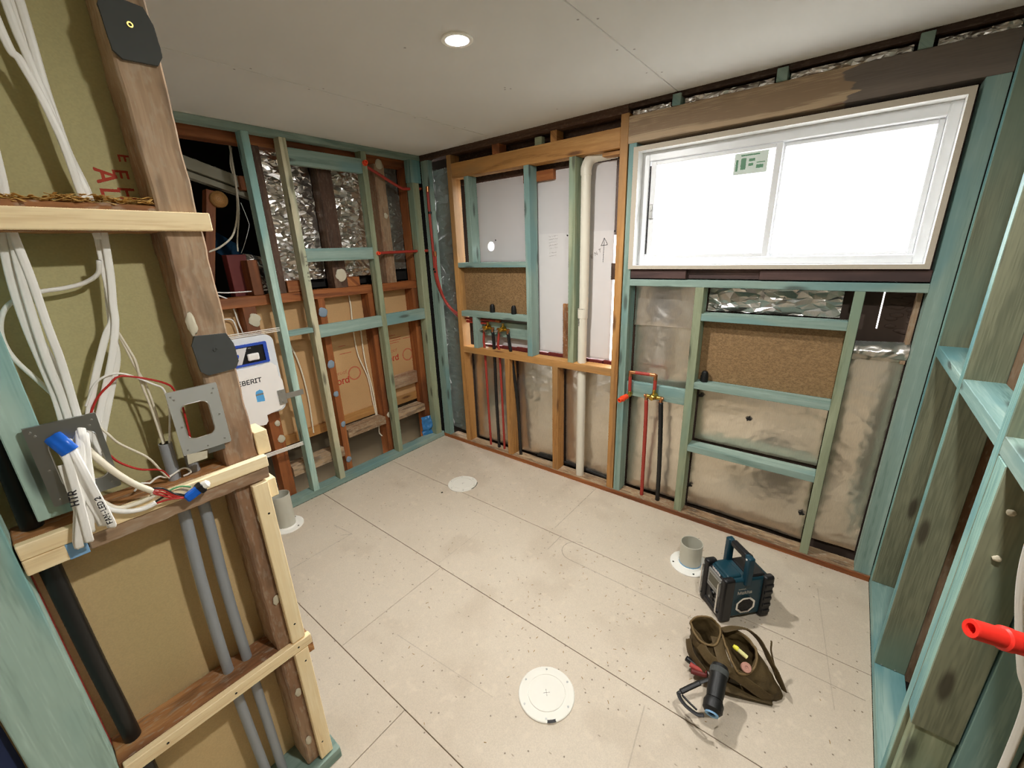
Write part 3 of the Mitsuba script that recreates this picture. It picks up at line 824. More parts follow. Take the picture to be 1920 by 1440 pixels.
# ------------------------------------------------------------------ the near partition (studs from x = 1.53 to 1.63, facing the camera)
structure('wall_near', 'old partition frame in the left foreground with olive sheet behind it')
W = 'wall_near'
add('lining_sheet', box(1.515, 1.529, -3.7, -2.062, 1.12, 2.364), 'olivesheet', parent=W)
add('lining_sheet', box(1.515, 1.529, -3.7, -2.062, 0.045, 1.118), 'tansheet', parent=W)
add('bottom_plate', box(1.515, 1.66, -3.7, -2.035, 0.0, 0.045), 'teal', parent=W)
add('post', rough(box(1.53, 1.63, -2.128, -2.056, 0.045, 2.364, 0.004), 0.014, 0.0032, 16, 2), 'oldpost', parent=W)
add('stud', box(1.56, 1.65, -2.586, -2.485, 0.045, 2.364), 'teal_light', parent=W)
add('short_stud', box(1.54, 1.63, -2.444, -2.394, 1.186, 1.715), 'teal_light', parent=W)
add('nogging', rough(box(1.54, 1.629, -3.0, -2.128, 1.713, 1.764), 0.012, 0.003, 30, 3), 'oldnog', parent=W)
add('nogging', rough(box(1.54, 1.629, -2.484, -2.058, 1.097, 1.16), 0.012, 0.0025, 30, 4), 'oldnog', parent=W)
add('nogging', rough(box(1.54, 1.629, -2.484, -2.060, 0.505, 0.552), 0.012, 0.0025, 30, 5), 'oldnog', parent=W)
add('batten', box(1.632, 1.652, -3.0, -2.042, 1.714, 1.751), 'newpine', parent=W)
add('batten', box(1.632, 1.652, -2.482, -2.043, 1.132, 1.163), 'newpine', parent=W)
add('batten', box(1.632, 1.652, -2.482, -2.396, 1.098, 1.131), 'newpine', parent=W, label='short pale lower batten with a blue painted end')
add('blue_paint', box(1.6325, 1.6526, -2.425, -2.3955, 1.0975, 1.1315, 0.0008), 'bluepaint', parent=W)
add('rough_face', rough(box(1.63, 1.646, -2.394, -2.045, 1.098, 1.131), 0.01, 0.002, 40, 8), 'oldpost', parent=W)
add('batten', box(1.632, 1.652, -2.478, -2.040, 0.518, 0.553), 'newpine', parent=W)
add('upright_batten', box(1.632, 1.650, -2.092, -2.054, 0.557, 1.092), 'newpine', parent=W)
add('upright_batten', box(1.632, 1.650, -2.094, -2.054, 0.05, 0.514), 'newpine', parent=W)
add('end_block', box(1.56, 1.63, -2.054, -2.022, 1.16, 1.225), 'newpine', parent=W)
add('end_block', box(1.58, 1.63, -2.054, -2.028, 1.03, 1.085), 'newpine', parent=W)
add('end_block', box(1.56, 1.625, -2.054, -2.03, 0.46, 0.515), 'oldnog', parent=W)  # brown block standing in for the shadow under the bottom nogging end
for y, z in ((-2.40, 0.535), (-2.25, 0.535), (-2.08, 0.535)):
    add('nail_hole', cyl((1.6515, y, z), (1.6525, y, z), 0.003, 8), 'black', parent=W)
for y, z in ((-2.07, 1.0), (-2.075, 0.62), (-2.07, 0.47), (-2.08, 0.12)):
    add('nail_hole', cyl((1.6495, y, z), (1.6505, y, z), 0.003, 8), 'black', parent=W)
for y, z, h in ((-2.122, 1.517, 0.026), (-2.085, 0.99, 0.022), (-2.10, 0.72, 0.016), (-2.105, 0.36, 0.016), (-2.112, 0.15, 0.018)):
    add('glue_dab', blob((1.632, y, z), 0.004, 0.009, h, int(z * 50), 0.35, 2), 'dab', True, parent=W)
add('painted_edge', box(1.531, 1.56, -2.492, -2.484, 0.5, 1.10), 'redpaint', parent=W)
for s, y, z, h in (('E', -2.134, 1.872, 0.02), ('A', -2.178, 1.842, 0.032), ('E', -2.150, 1.842, 0.024), ('L', -2.178, 1.805, 0.03), ('H', -2.150, 1.808, 0.026)):
    text(W, 'printed_letter', s, h, (1.529, y - 0.01, z), (0, 0, -1), (0, 1, 0), 'redprint', 0.0005, True)
for k, (y0, y1, z0, z1) in enumerate(((-2.134, -2.054, 2.016, 2.116), (-2.134, -2.050, 1.398, 1.492))):
    poly = [(0.004, 0.012), (0.016, 0.0), (y1 - y0 - 0.01, 0.004), (y1 - y0, 0.02), (y1 - y0 - 0.002, z1 - z0 - 0.03), (y1 - y0 - 0.012, z1 - z0 - 0.004), (0.01, z1 - z0), (0.0, z1 - z0 - 0.02)]
    pd = thing('rubber_pad', ('dark grey rubber pad nailed to the old post near the ceiling', 'grey rubber pad on the old post beside the blue cistern panel')[k], 'pad')
    add('pad', rough(plate(poly, 0.006, (1.6335, y0, z0), Y, Z), 0.01, 0.0012, 40, k), 'rubber', 20, parent=pd)
    add('nail', ring(0.0025, 0.005, 0, 0.0015, (1.640, (y0 + y1) / 2, (z0 + z1) / 2 + 0.01), X, 16), 'brass' if k == 0 else 'rubber', parent=pd)
sh = []
for k in range(420):
    a, l = RNG.uniform(0, 6.28), RNG.uniform(0.006, 0.018)
    y = RNG.uniform(-2.40, -2.13)
    sh.append(box(-l, l, -0.003, 0.003, 0, 0.0007, 0.0002).move(M4((RNG.uniform(1.545, 1.628), y, 1.764 + RNG.uniform(0, 0.014) * (0.4 + 0.6 * (y > -2.27))), (math.cos(a), math.sin(a), RNG.uniform(-.4, .4)), (-math.sin(a), math.cos(a), 0), Z)))
add('wood_shavings', cat(sh), 'sawdust', label='wood shavings lying on the topmost nogging of the near partition', cat_='wood shavings', kind='stuff')

# ------------------------------------------------------------------ the rest of the shell, behind the camera
structure('wall_behind', 'plain unseen wall behind the camera, closing the room against outside light')
add('face', box(-1.4, 3.31, -3.82, -3.8, -0.1, 2.62), 'plaster', parent='wall_behind')  # out of view, closes the room against outside light
structure('roof', 'unseen dark lining above the ceiling that keeps the sky out')
add('lining', box(-0.1, 3.32, -3.82, 0.17, 2.60, 2.62), 'darkvoid', parent='roof')  # out of view, stops sky light leaking in above the ceiling
add('eave_fascia', box(1.2, 3.9, 0.78, 0.83, 2.17, 2.20), 'whiteplastic', parent='roof')

# ------------------------------------------------------------------ ceiling light
def downlight(x, y, label, power=1.0):
    dl = thing('downlight', label, 'ceiling light')
    add('trim_ring', ring(0.042, 0.056, 0, 0.006, (x, y, 2.3592)), 'whiteplastic', 30, parent=dl)
    a = np.arange(32) * 2 * math.pi / 32
    v = np.vstack([np.c_[x + 0.042 * np.cos(a), y + 0.042 * np.sin(a), np.full(32, 2.3605)], [[x, y, 2.3605]]])
    k = add('lens', G(v, np.c_[np.full(32, 32), (np.arange(32) + 1) % 32, np.arange(32)]), 'lampglow', parent=dl)
    scene[k]['emitter'] = {'type': 'area', 'radiance': {'type': 'rgb', 'value': [LAMP * power, LAMP * power * 0.985, LAMP * power * 0.95]}}


downlight(1.546, -1.118, 'round recessed ceiling downlight, switched on, in the white ceiling')
downlight(2.90, -1.75, 'unseen ceiling downlight above the camera, placed to light the near partition and window wall', 0.75)  # out of view, placed to light the near partition and window wall

# ------------------------------------------------------------------ floor: cover plates and waste pipes
for x, y, lab, ang in ((0.755, -0.525, 'round white plastic floor cover plate near the far left corner of the floor', 0.3),
                       (2.11, -1.435, 'round white plastic floor cover plate marked with a pencil cross, in the foreground', 1.1)):
    t = thing('cover_plate', lab, 'cover plate')
    add('flange', lathe([(0, 0.0), (0.109, 0.0), (0.109, 0.004), (0.106, 0.006), (0.0745, 0.006), (0.0735, 0.0045), (0.0715, 0.0045), (0.0705, 0.0065), (0, 0.0065)], (x, y, 0.0005), Z, 64), 'coverwhite', 30, parent=t)
    for k in range(6):
        q = ang + k * math.pi / 3
        s = add('screw', cyl((x + 0.095 * math.cos(q), y + 0.095 * math.sin(q), 0.006), (x + 0.095 * math.cos(q), y + 0.095 * math.sin(q), 0.0078), 0.004, 10), 'steel', parent=t)
    for r in (0, 1):
        d = np.array([math.cos(0.75 + r * math.pi / 2), math.sin(0.75 + r * math.pi / 2), 0])
        add('pencil_cross', beam(np.array([x, y, 0.0072]) - d * 0.014, np.array([x, y, 0.0072]) + d * 0.014, 0.0014, 0.0004, c=0.0001), 'pencil', parent=t)
    q0 = -0.15 if x < 1 else -0.95
    arc = [(math.cos(q0 + s) * 0.1105, math.sin(q0 + s) * 0.1105) for s in np.linspace(0, 0.9 if x < 1 else 0.3, 12)]
    arc += [(p[0] * (0.966 if x < 1 else 0.9), p[1] * (0.966 if x < 1 else 0.9)) for p in arc[::-1]]
    add('edge_gap', plate(arc, 0.0006, (x, y, 0.0068), X, Y), 'black', parent=t)

for x, y, h, lab in ((0.168, -1.545, 0.232, 'grey plastic waste pipe stub standing beside the near partition below the cistern'),
                     (2.345, -0.395, 0.14, 'grey plastic waste pipe stub standing behind the site radio')):
    t = thing('waste_pipe', lab, 'pipe')
    add('pipe', lathe([(0.0515, 0.002), (0.055, 0.002), (0.055, h - 0.001), (0.054, h), (0.0525, h), (0.0515, h - 0.001), (0.0515, 0.002)], (x, y, 0), Z, 48), 'pvcgrey', 30, parent=t)
    fl = add('flange', lathe([(0.0555, 0.0), (0.1, 0.0), (0.1, 0.005), (0.098, 0.007), (0.066, 0.008), (0.062, 0.013), (0.0555, 0.015), (0.0555, 0.0)], (x, y, 0.0005), Z, 56), 'whiteplastic', 30, parent=t, label='white screw-down flange')
    for k in range(4):
        q = 0.5 + k * math.pi / 2
        add('screw_hole', cyl((x + 0.084 * math.cos(q), y + 0.084 * math.sin(q), 0.007), (x + 0.084 * math.cos(q), y + 0.084 * math.sin(q), 0.0088), 0.005, 10), 'black', parent=fl)
    if x > 1:
        add('blue_glue', ring(0.0552, 0.0562, 0.015, 0.022, (x, y, 0.0)), 'bluepaint', parent=t)

ch = []
for k in range(240):
    x, y = RNG.uniform(0.1, 3.05), RNG.uniform(-2.2, -0.05)
    if RNG.rand() < 0.55:
        x, y = RNG.normal(2.0, 0.35), RNG.normal(-1.0, 0.3)
    if not (0.05 < x < 3.08 and -2.3 < y < -0.03):
        continue
    a, l = RNG.uniform(0, 6.28), RNG.uniform(0.0015, 0.007)
    ch.append(box(-l, l, -0.0012, 0.0012, 0, 0.0012, 0.0003).move(rotz(a, (x, y, 0.0002))))
add('sawdust_crumbs', cat(ch), 'gum', label='scattered wood chips and crumbs lying on the beige floor sheets', cat_='wood chips', kind='stuff')

# ------------------------------------------------------------------ concealed cistern in the left wall
t = thing('cistern', 'concealed toilet cistern with white cover and blue top opening, between left wall studs', 'cistern')
yz = lambda pts: [(p, q) for p, q in pts]
add('tank', plate(rrect(-1.80, -1.318, 0.70, 1.205, 0.05), 0.085, (-0.105, 0, 0), Y, Z), 'cisterntank', 30, parent=t)
cover = [(-1.80, 0.62), (-1.60, 0.60), (-1.555, 0.60), (-1.52, 0.615), (-1.508, 0.645), (-1.47, 0.64), (-1.452, 0.66), (-1.452, 0.70), (-1.36, 0.715), (-1.325, 0.745), (-1.318, 0.80), (-1.318, 0.90), (-1.335, 0.935),
         (-1.335, 1.0), (-1.36, 1.025), (-1.40, 1.03), (-1.43, 1.02), (-1.66, 1.02), (-1.70, 1.03), (-1.80, 1.0)]
cv = add('front_cover', plate(cover, 0.012, (-0.018, 0, 0), Y, Z), 'cisternwhite', parent=t)
text(cv, 'brand_lettering', 'GEBERIT', 0.028, (-0.006, -1.604, 0.922), Y, (0, 0.06, 1), 'ink', 0.0005, True)
em = [(-1.49, 0.80), (-1.445, 0.795), (-1.445, 0.862), (-1.452, 0.868), (-1.462, 0.875), (-1.484, 0.868), (-1.49, 0.85)]
add('emblem', plate(em, 0.0005, (-0.006, 0, 0), Y, Z), 'printblue', parent=cv)
add('emblem_band', box(-0.0056, -0.0052, -1.49, -1.445, 0.84, 0.850, 0.0001), 'panelgrey', parent=cv)
bl = add('service_frame', plate(rrect(-1.76, -1.365, 1.035, 1.165, 0.006), 0.012, (-0.02, 0, 0), Y, Z, [rrect(-1.74, -1.385, 1.035 + 0.012, 1.15, 0.004)]), 'cisternblue', parent=t)
add('service_opening', box(-0.02, -0.018, -1.74, -1.385, 1.047, 1.15, 0.0005), 'black', parent=bl)
add('white_card', plate([(-1.62, 1.048), (-1.52, 1.048), (-1.475, 1.145), (-1.62, 1.145)], 0.003, (-0.018, 0, 0), Y, Z), 'paperwhite', parent=bl)
add('blue_print', blob((-0.0145, -1.545, 1.10), 0.002, 0.018, 0.016, 5, 0.3), 'cisternblue', parent=bl)
add('white_knob', rough(box(-0.018, 0.0, -1.485, -1.42, 1.062, 1.105, 0.01), 0.02, 0.002), 'cisternwhite', 30, parent=bl)
text(bl, 'label_print', 'IIIII', 0.006, (-0.0175, -1.47, 1.135), Y, Z, 'paperwhite', 0.0004)
for y0, z0, y1, z1, lab in ((-1.83, 1.222, -1.255, 1.222, 0), (-1.83, 0.435, -1.255, 0.425, 0)):
    r_ = thing('mounting_rail', ('thin white slotted rail above the cistern, ending at a blue green stud' if z0 > 1 else 'thin white slotted rail low below the cistern beside the waste pipe'), 'rail')
    add('channel', cat(beam((-0.02, y0, z0 + 0.010), (-0.02, y1, z1 + 0.010), 0.004, 0.012, (1, 0, 0)), beam((-0.02, y0, z0 - 0.010), (-0.02, y1, z1 - 0.010), 0.004, 0.012, (1, 0, 0)), beam((-0.024, y0, z0), (-0.024, y1, z1), 0.002, 0.03, (1, 0, 0))), 'whiteplastic', parent=r_)
    add('screw', cyl((-0.02, y1 + 0.02, z1), (-0.008, y1 + 0.02, z1), 0.006, 12), 'steel', parent=r_)
t2 = thing('fixing_bracket', 'grey galvanised bracket joining the white cistern cover to the stud', 'bracket')
add('arm', box(-0.006, 0.003, -1.35, -1.205, 0.772, 0.808, 0.001), 'steel', parent=t2)
add('foot', box(-0.006, 0.004, -1.365, -1.318, 0.745, 0.84, 0.001), 'steel', parent=t2)
for z in (0.76, 0.825):
    add('bolt', cyl((0.004, -1.345, z), (0.008, -1.345, z), 0.005, 10), 'galv', parent=t2)

# blue plastic bag tucked in the corner behind the studs
add('plastic_bag', sheet((-0.11, -0.19, -0.02), (0.03, 0.16, 0.0), (0.0, 0.01, 0.24), 36, 44, crumple(0.03, 12, 91, 0.02), X), 'bluebag', True,
    label='crumpled blue plastic bag low in the corner behind the studs', cat_='plastic bag')

# ------------------------------------------------------------------ red pipes across the left wall with orange plugs
def plug(tip, root, label, m='orange', r=0.0155):
    t = thing('pipe_plug', label, 'pipe plug')
    tip, root = np.asarray(tip, float), np.asarray(root, float)
    d = (root - tip) / np.linalg.norm(root - tip)
    L = np.linalg.norm(root - tip)
    add('body', lathe([(r * 0.45, 0), (r * 0.8, 0), (r * 0.88, 0.004), (r * 0.88, L * 0.36), (r * 1.08, L * 0.38), (r * 1.08, L * 0.47), (r, L * 0.49), (r * 0.95, L), (0, L), (0, L * 0.3), (r * 0.45, L * 0.28), (r * 0.45, 0)], tip, d, 24), m, 30, parent=t)
    add('thread_tail', cyl(root, root + d * 0.02, r * 0.6, 16), 'brass', True, parent=t)
    return t


def fitting(p0, p1, r=0.014):
    return cyl(p0, p1, r, 20)


def pipe(pts, label, m='redpipe', r=0.0105, ends=(), group=None):
    t = thing('water_pipe', label, 'pipe', group)
    add('tube', tube(pts, r, 14, 0.012), m, True, parent=t)
    for p0, p1 in ends:
        add('crimp_fitting', fitting(p0, p1, r + 0.003), 'copper', 30, parent=t)
    return t


plug((0.03, -0.505, 2.258), (-0.03, -0.49, 2.252), 'orange plug on the upper red pipe, in front of the stud near the ceiling', 'orange', 0.017)
plug((0.03, -0.49, 1.659), (-0.03, -0.475, 1.660), 'orange plug on the middle red pipe, beside the blue green rail', 'orange', 0.013)
pipe([(-0.045, -0.47, 2.25), (-0.05, -0.40, 2.225), (-0.05, -0.18, 2.135), (-0.045, -0.12, 2.128), (-0.02, 0.0, 2.135)], 'upper red pipe sloping from the orange plug down to the corner', ends=[((-0.02, -0.005, 2.135), (-0.018, 0.02, 2.136))])
pipe([(-0.045, -0.455, 1.66), (-0.05, -0.3, 1.663), (-0.03, -0.12, 1.666), (0.0, 0.0, 1.667)], 'straight level red pipe crossing from the middle orange plug to the corner', ends=[((-0.03, -0.02, 1.666), (0.0, 0.0, 1.667))])
pipe([(0.075, -0.012, 2.13), (0.075, -0.014, 1.95), (0.08, -0.014, 1.66), (0.085, -0.012, 1.45), (0.11, 0.02, 1.30), (0.17, 0.045, 1.20), (0.25, 0.05, 1.155), (0.33, 0.052, 1.128), (0.44, 0.055, 1.125), (0.70, 0.055, 1.128)],
     'long red pipe down the corner stud, curving right under the black capped shelf', ends=[((0.075, -0.012, 2.10), (0.075, -0.012, 2.14)), ((0.66, 0.055, 1.128), (0.70, 0.055, 1.128))])
pipe([(0.095, -0.01, 1.64), (0.098, -0.01, 1.45), (0.13, 0.02, 1.27), (0.19, 0.05, 1.175), (0.26, 0.062, 1.125), (0.35, 0.06, 1.10), (0.56, 0.055, 1.10)],
     'second red pipe beside the long one, curving right to the left brass mixer', ends=[((0.095, -0.01, 1.62), (0.095, -0.01, 1.66))])
for z in (1.95, 1.52, 1.50):
    add('pipe_clip', ring(0.0108, 0.014, -0.008, 0.008, (0.077 + (0.012 if z == 1.50 else 0.002), -0.013, z), Z, 20), 'black', parent=[k for k in labels if k.startswith('water_pipe')][2])


# ------------------------------------------------------------------ mixers, pipes and caps on the window wall
def mixer(x, z, y, label, s=1.0):
    t = thing('mixer_body', label, 'tap fitting')
    b = cat(lathe([(0, -0.022), (0.016, -0.022), (0.021, -0.016), (0.021, 0.012), (0.017, 0.02), (0.017, 0.03), (0, 0.03)], (x, y, z), (0, -1, 0), 24),
            cyl((x - 0.045 * s, y, z - 0.006), (x + 0.045 * s, y, z - 0.006), 0.011, 20), cyl((x, y, z), (x, y, z + 0.042), 0.010, 20))
    add('body', b, 'brass', 30, parent=t)
    add('cartridge_nut', lathe([(0, 0), (0.018, 0), (0.018, 0.012), (0.012, 0.016), (0, 0.016)], (x, y - 0.03, z), (0, -1, 0), 6), 'brass', parent=t)
    for sx in (-1, 1):
        add('elbow', cat(cyl((x + sx * 0.045 * s, y, z + 0.004), (x + sx * 0.045 * s, y, z - 0.036), 0.010, 18), cyl((x + sx * 0.03, y, z - 0.006), (x + sx * 0.06, y, z - 0.006), 0.0095, 18)), 'copper', 30, parent=t)
    return t


mixer(0.580, 1.072, 0.045, 'left brass mixer body under the black capped shelf')
mixer(0.735, 1.072, 0.045, 'right brass mixer body under the black capped shelf')
for x in (0.536, 0.692):
    add('valve', cat(cyl((x - 0.035, 0.03, 1.045), (x + 0.0, 0.045, 1.058), 0.008, 16), cyl((x + 0.006, 0.04, 1.06), (x + 0.035, 0.025, 1.03), 0.006, 12)), 'steel', 30,
        label='small steel stop valve lever at the %s brass mixer' % ('left' if x < 0.6 else 'right'), cat_='valve')
pipe([(0.535, 0.048, 1.04), (0.522, 0.05, 0.96), (0.528, 0.05, 0.86), (0.532, 0.05, 0.5), (0.54, 0.05, 0.03)], 'thin red pipe dropping from the left brass mixer to the floor plate', r=0.0095)
pipe([(0.625, 0.048, 1.04), (0.630, 0.05, 0.88), (0.628, 0.05, 0.5), (0.634, 0.05, 0.03)], 'thick black pipe dropping from the left brass mixer', 'blackpipe', 0.0125)
pipe([(0.69, 0.048, 1.04), (0.670, 0.052, 0.94), (0.678, 0.055, 0.88), (0.69, 0.05, 0.5), (0.692, 0.05, 0.03)], 'thin red pipe dropping from the right brass mixer beside the short pine stud', r=0.0095)
pipe([(0.78, 0.048, 1.04), (0.79, 0.05, 0.94), (0.802, 0.05, 0.88), (0.845, 0.052, 0.5), (0.868, 0.05, 0.03)], 'black pipe slanting down to the right of the short pine stud', 'blackpipe', 0.0125)
for x, z, y, lab in ((0.635, 1.193, 0.045, 'left black rubber cap standing on the shelf of the narrow niche'), (0.845, 1.193, 0.045, 'right black rubber cap standing on the shelf of the narrow niche'),
                     (2.214, 0.896, 0.045, 'black rubber cap on the shelf under the wide particleboard niche')):
    t = thing('rubber_cap', lab, 'cap')  # ribbed black rubber caps standing on the shelves
    add('cap', lathe([(0, 0), (0.0185, 0), (0.0195, 0.004), (0.018, 0.05), (0.012, 0.062), (0, 0.063)], (x, y, z), Z, 28), 'blackpoly', 30, parent=t)
    for h in (0.008, 0.016, 0.024, 0.032):
        add('rib', ring(0.0185, 0.0205, h, h + 0.003, (x, y, z), Z, 28), 'blackpoly', parent=t)

mixer(1.947, 0.768, 0.005, 'brass mixer body on the blue green rail between two studs', 1.0)
pipe([(1.902, 0.005, 0.735), (1.905, 0.01, 0.62), (1.902, 0.03, 0.35), (1.900, 0.045, 0.03)], 'bowed red pipe hanging below the brass mixer on the rail', r=0.0115)
pipe([(1.993, 0.005, 0.735), (2.006, 0.0, 0.55), (2.010, 0.02, 0.3), (2.008, 0.045, 0.03)], 'bowed black pipe hanging below the brass mixer on the rail', 'blackpipe', 0.0135)
lp = thing('pipe_loop', 'square red pipe loop above the brass mixer on the rail', 'pipe')
for a, b in (((1.79, 0.01, 0.756), (1.788, 0.01, 0.885)), ((1.80, 0.01, 0.897), (1.935, 0.01, 0.899)), ((1.947, 0.01, 0.887), (1.947, 0.01, 0.80))):
    add('tube', tube([a, (np.array(a) + b) / 2, b], 0.0105, 14), 'redpipe', True, parent=lp)
for p in ((1.788, 0.01, 0.897), (1.947, 0.01, 0.899)):
    p = np.array(p)
    s = 1 if p[0] < 1.85 else -1
    add('elbow', cat(cyl(p, p + [s * 0.035, 0, 0], 0.0115, 16), cyl(p + [0, 0, 0.006], p - [0, 0, 0.03], 0.0115, 16)), 'copper', 30, parent=lp)
add('wall_elbow', cat(cyl((1.79, 0.01, 0.77), (1.79, 0.01, 0.735), 0.012, 16), cyl((1.79, 0.03, 0.748), (1.79, -0.02, 0.748), 0.0115, 16)), 'brass', 30, parent=lp)
plug((1.772, -0.105, 0.738), (1.79, -0.035, 0.748), 'orange plug pointing out of the red loop beside the brass mixer on the rail', 'orange', 0.0175)
plug((3.03, -1.516, 1.02), (3.14, -1.46, 0.988), 'bright red plug sticking out of the right wall frame, close to the camera', 'redplug', 0.0185)

vp = thing('vent_pipe', 'cream white vent pipe rising from the floor plate to an elbow under the header', 'pipe')
add('lower_pipe', cyl((1.424, 0.045, 0.0), (1.424, 0.045, 1.215), 0.0295, 36, 0.0005), 'pvc', 30, parent=vp)
cp = add('coupling', lathe([(0.029, 0), (0.0335, 0), (0.0335, 0.062), (0.029, 0.062), (0.029, 0)], (1.424, 0.045, 1.205), Z, 36), 'pvc', 30, parent=vp)
add('joint_line', ring(0.0333, 0.0337, 0.060, 0.0625, (1.424, 0.045, 1.205), Z, 36), 'ink', parent=cp)
add('upper_pipe', cyl((1.430, 0.045, 1.262), (1.430, 0.045, 2.075), 0.0295, 36, 0.0005), 'pvc', 30, parent=vp)
el = spline([(1.430, 0.045, 2.06), (1.430, 0.046, 2.10), (1.445, 0.065, 2.145), (1.475, 0.085, 2.16), (1.53, 0.10, 2.165), (1.60, 0.115, 2.166)], 0.006)
add('elbow', sweep(el[:34], circ(0.0325, 24)), 'pvc', 30, parent=vp)
add('branch', sweep(el[26:], circ(0.0288, 24)), 'pvc', 30, parent=vp)
add('pencil_tick', box(1.411, 1.414, 0.0145, 0.016, 1.155, 1.205, 0.0003), 'ink', parent=vp)
pc = thing('black_conduit', 'black pipe lying behind the plate at the bottom of the window wall', 'pipe')
add('tube', tube([(1.0, 0.10, 0.05), (1.3, 0.105, 0.055), (1.65, 0.10, 0.04)], 0.012), 'blackpipe', True, parent=pc)

# ------------------------------------------------------------------ white boards closing the old window opening
WBX = 1.591
HOLE = [(0.590 + 0.033 * math.cos(a_), 1.680 + 0.034 * math.sin(a_)) for a_ in np.arange(28) * 2 * math.pi / 28]
wb = add('white_board', plate([(0.43, 0.918), (WBX, 0.918), (WBX, 2.128), (0.43, 2.128)], 0.006, (0, 0.124, 0), X, Z, [HOLE]), 'whiteboard', label='large glossy white board closing the old opening behind the vent pipe', cat_='board')
for x0_, x1_, z0_, z1_, y_, lab in ((0.452, 0.992, 1.57, 1.742, 0.1165, 'white sheet with a round hole letting daylight through, in the narrow upper left niche'),
                                    (1.035, 1.30, 0.93, 1.745, 0.1160, 'tall white paper sheet with faint handwritten lines, left of the vent pipe'),
                                    (1.442, 1.590, 0.93, 1.744, 0.1160, 'tall white sheet with a hand drawn arrow, right of the vent pipe')):
    ps = thing('paper_sheet', lab, 'paper')
    add('sheet', plate([(x0_, z0_), (x1_, z0_), (x1_, z1_), (x0_, z1_)], 0.001, (0, y_, 0), X, Z, [] if x0_ > 1 else [HOLE]), 'paperwhite' if x0_ > 1 else 'whiteboard', parent=ps)
    if x0_ > 1.4:
        yy = y_ - 0.0013
        add('arrow', cat(beam((1.524, yy, 1.555), (1.528, yy, 1.70), 0.003, 0.0006, Y), beam((1.528, yy, 1.702), (1.508, yy, 1.655), 0.003, 0.0006, Y), beam((1.528, yy, 1.702), (1.552, yy, 1.66), 0.003, 0.0006, Y), beam((1.505, yy, 1.655), (1.553, yy, 1.661), 0.003, 0.0006, Y)), 'ink', parent=ps)
        for k, (s, x, z) in enumerate((('V', 1.412, 1.565), ('E', 1.440, 1.578), ('N', 1.466, 1.595), ('T', 1.495, 1.612))):
            text(ps, 'handwriting', s, 0.022, (x, yy, z), (0.9, 0, 0.35), (-0.35, 0, 0.9), 'pencil', 0.0005)
        add('pin', cyl((1.597, yy, 1.738), (1.597, yy - 0.004, 1.738), 0.005, 10), 'black', parent=ps)
    elif x0_ > 1:
        for k in range(7):
            z = 1.725 - 0.019 * k - (0.012 if k > 4 else 0)
            p = [(1.115 + 0.006 * i, y_ - 0.0013, z + 0.003 * math.sin(i * 2.1 + k) + 0.0006 * i) for i in range(13 if k < 5 else 11)]
            add('handwriting', sweep(np.array(p), circ(0.0007, 5)), 'pencil', parent=ps)
        add('pin', cyl((1.262, y_ - 0.001, 1.728), (1.262, y_ - 0.005, 1.728), 0.005, 10), 'black', parent=ps)
    else:
        add('pin', cyl((0.64, y_ - 0.001, 1.722), (0.64, y_ - 0.005, 1.722), 0.005, 10), 'black', parent=ps)

# ------------------------------------------------------------------ near partition: brackets, conduits, cables
def bracket(y0, z0, w, h, x, label, holes, m='galv', tilt=0.0):
    t = thing('mounting_bracket', label, 'bracket')
    ex = np.array([math.sin(tilt), math.cos(tilt), 0])
    o = np.array([x, y0, z0])
    add('plate', plate(rrect(0, w, 0, h, 0.003, 2), 0.0012, o, ex, Z, holes), m, parent=t)
    nrm = np.cross(ex, Z)
    for q in holes:
        c = np.array([o + ex * a + np.array([0, 0, b]) + nrm * 0.0016 for a, b in q + q[:1]])
        add('hole_rim', sweep(c, circ(0.0011, 6), caps=False), 'chrome', True, parent=t)
    for a, b in ((0.008, h - 0.01), (0.012, h - 0.018), (w - 0.009, h - 0.012), (w - 0.014, h - 0.022), (0.010, 0.012), (w - 0.012, 0.014), (0.012, h * 0.45), (w - 0.010, h * 0.5), (w * 0.5, 0.008)):
        add('dimple', cyl(o + ex * a + [0, 0, b] + nrm * 0.001, o + ex * a + [0, 0, b] + nrm * 0.0025, 0.0022, 8), 'steel', parent=t)
    add('top_lip', box(-0.006, 0.0012, 0, w, h - 0.001, h, 0.0004).move(M4(o, nrm, ex, Z)), m, parent=t)
    return t, o, ex, nrm


hole_a = rrect(0.022, 0.052, 0.030, 0.128, 0.0148)
hole_b = rrect(0.056, 0.088, 0.030, 0.132, 0.0148)
bracket(-2.417, 1.213, 0.098, 0.162, 1.648, 'galvanised double mounting bracket on the short blue green stud, full of white cables', [hole_a, hole_b])
hc = rrect(0.018, 0.072, 0.034, 0.118, 0.014)
b2, o2, ex2, n2 = bracket(-2.205, 1.226, 0.098, 0.152, 1.637, 'galvanised mounting bracket with one open window, fixed to the old post', [hc], 'galv_light')
add('folded_tab', plate([(0, 0), (0.038, 0), (0.042, 0.018), (0.002, 0.024)], 0.001, (1.640, -2.202, 1.205), Y, Z), 'dab', parent=b2)
add('dark_tab', plate([(0, 0), (0.036, 0), (0.036, 0.022), (0, 0.022)], 0.001, (1.634, -2.158, 1.212), Y, Z), 'galv', parent=b2)

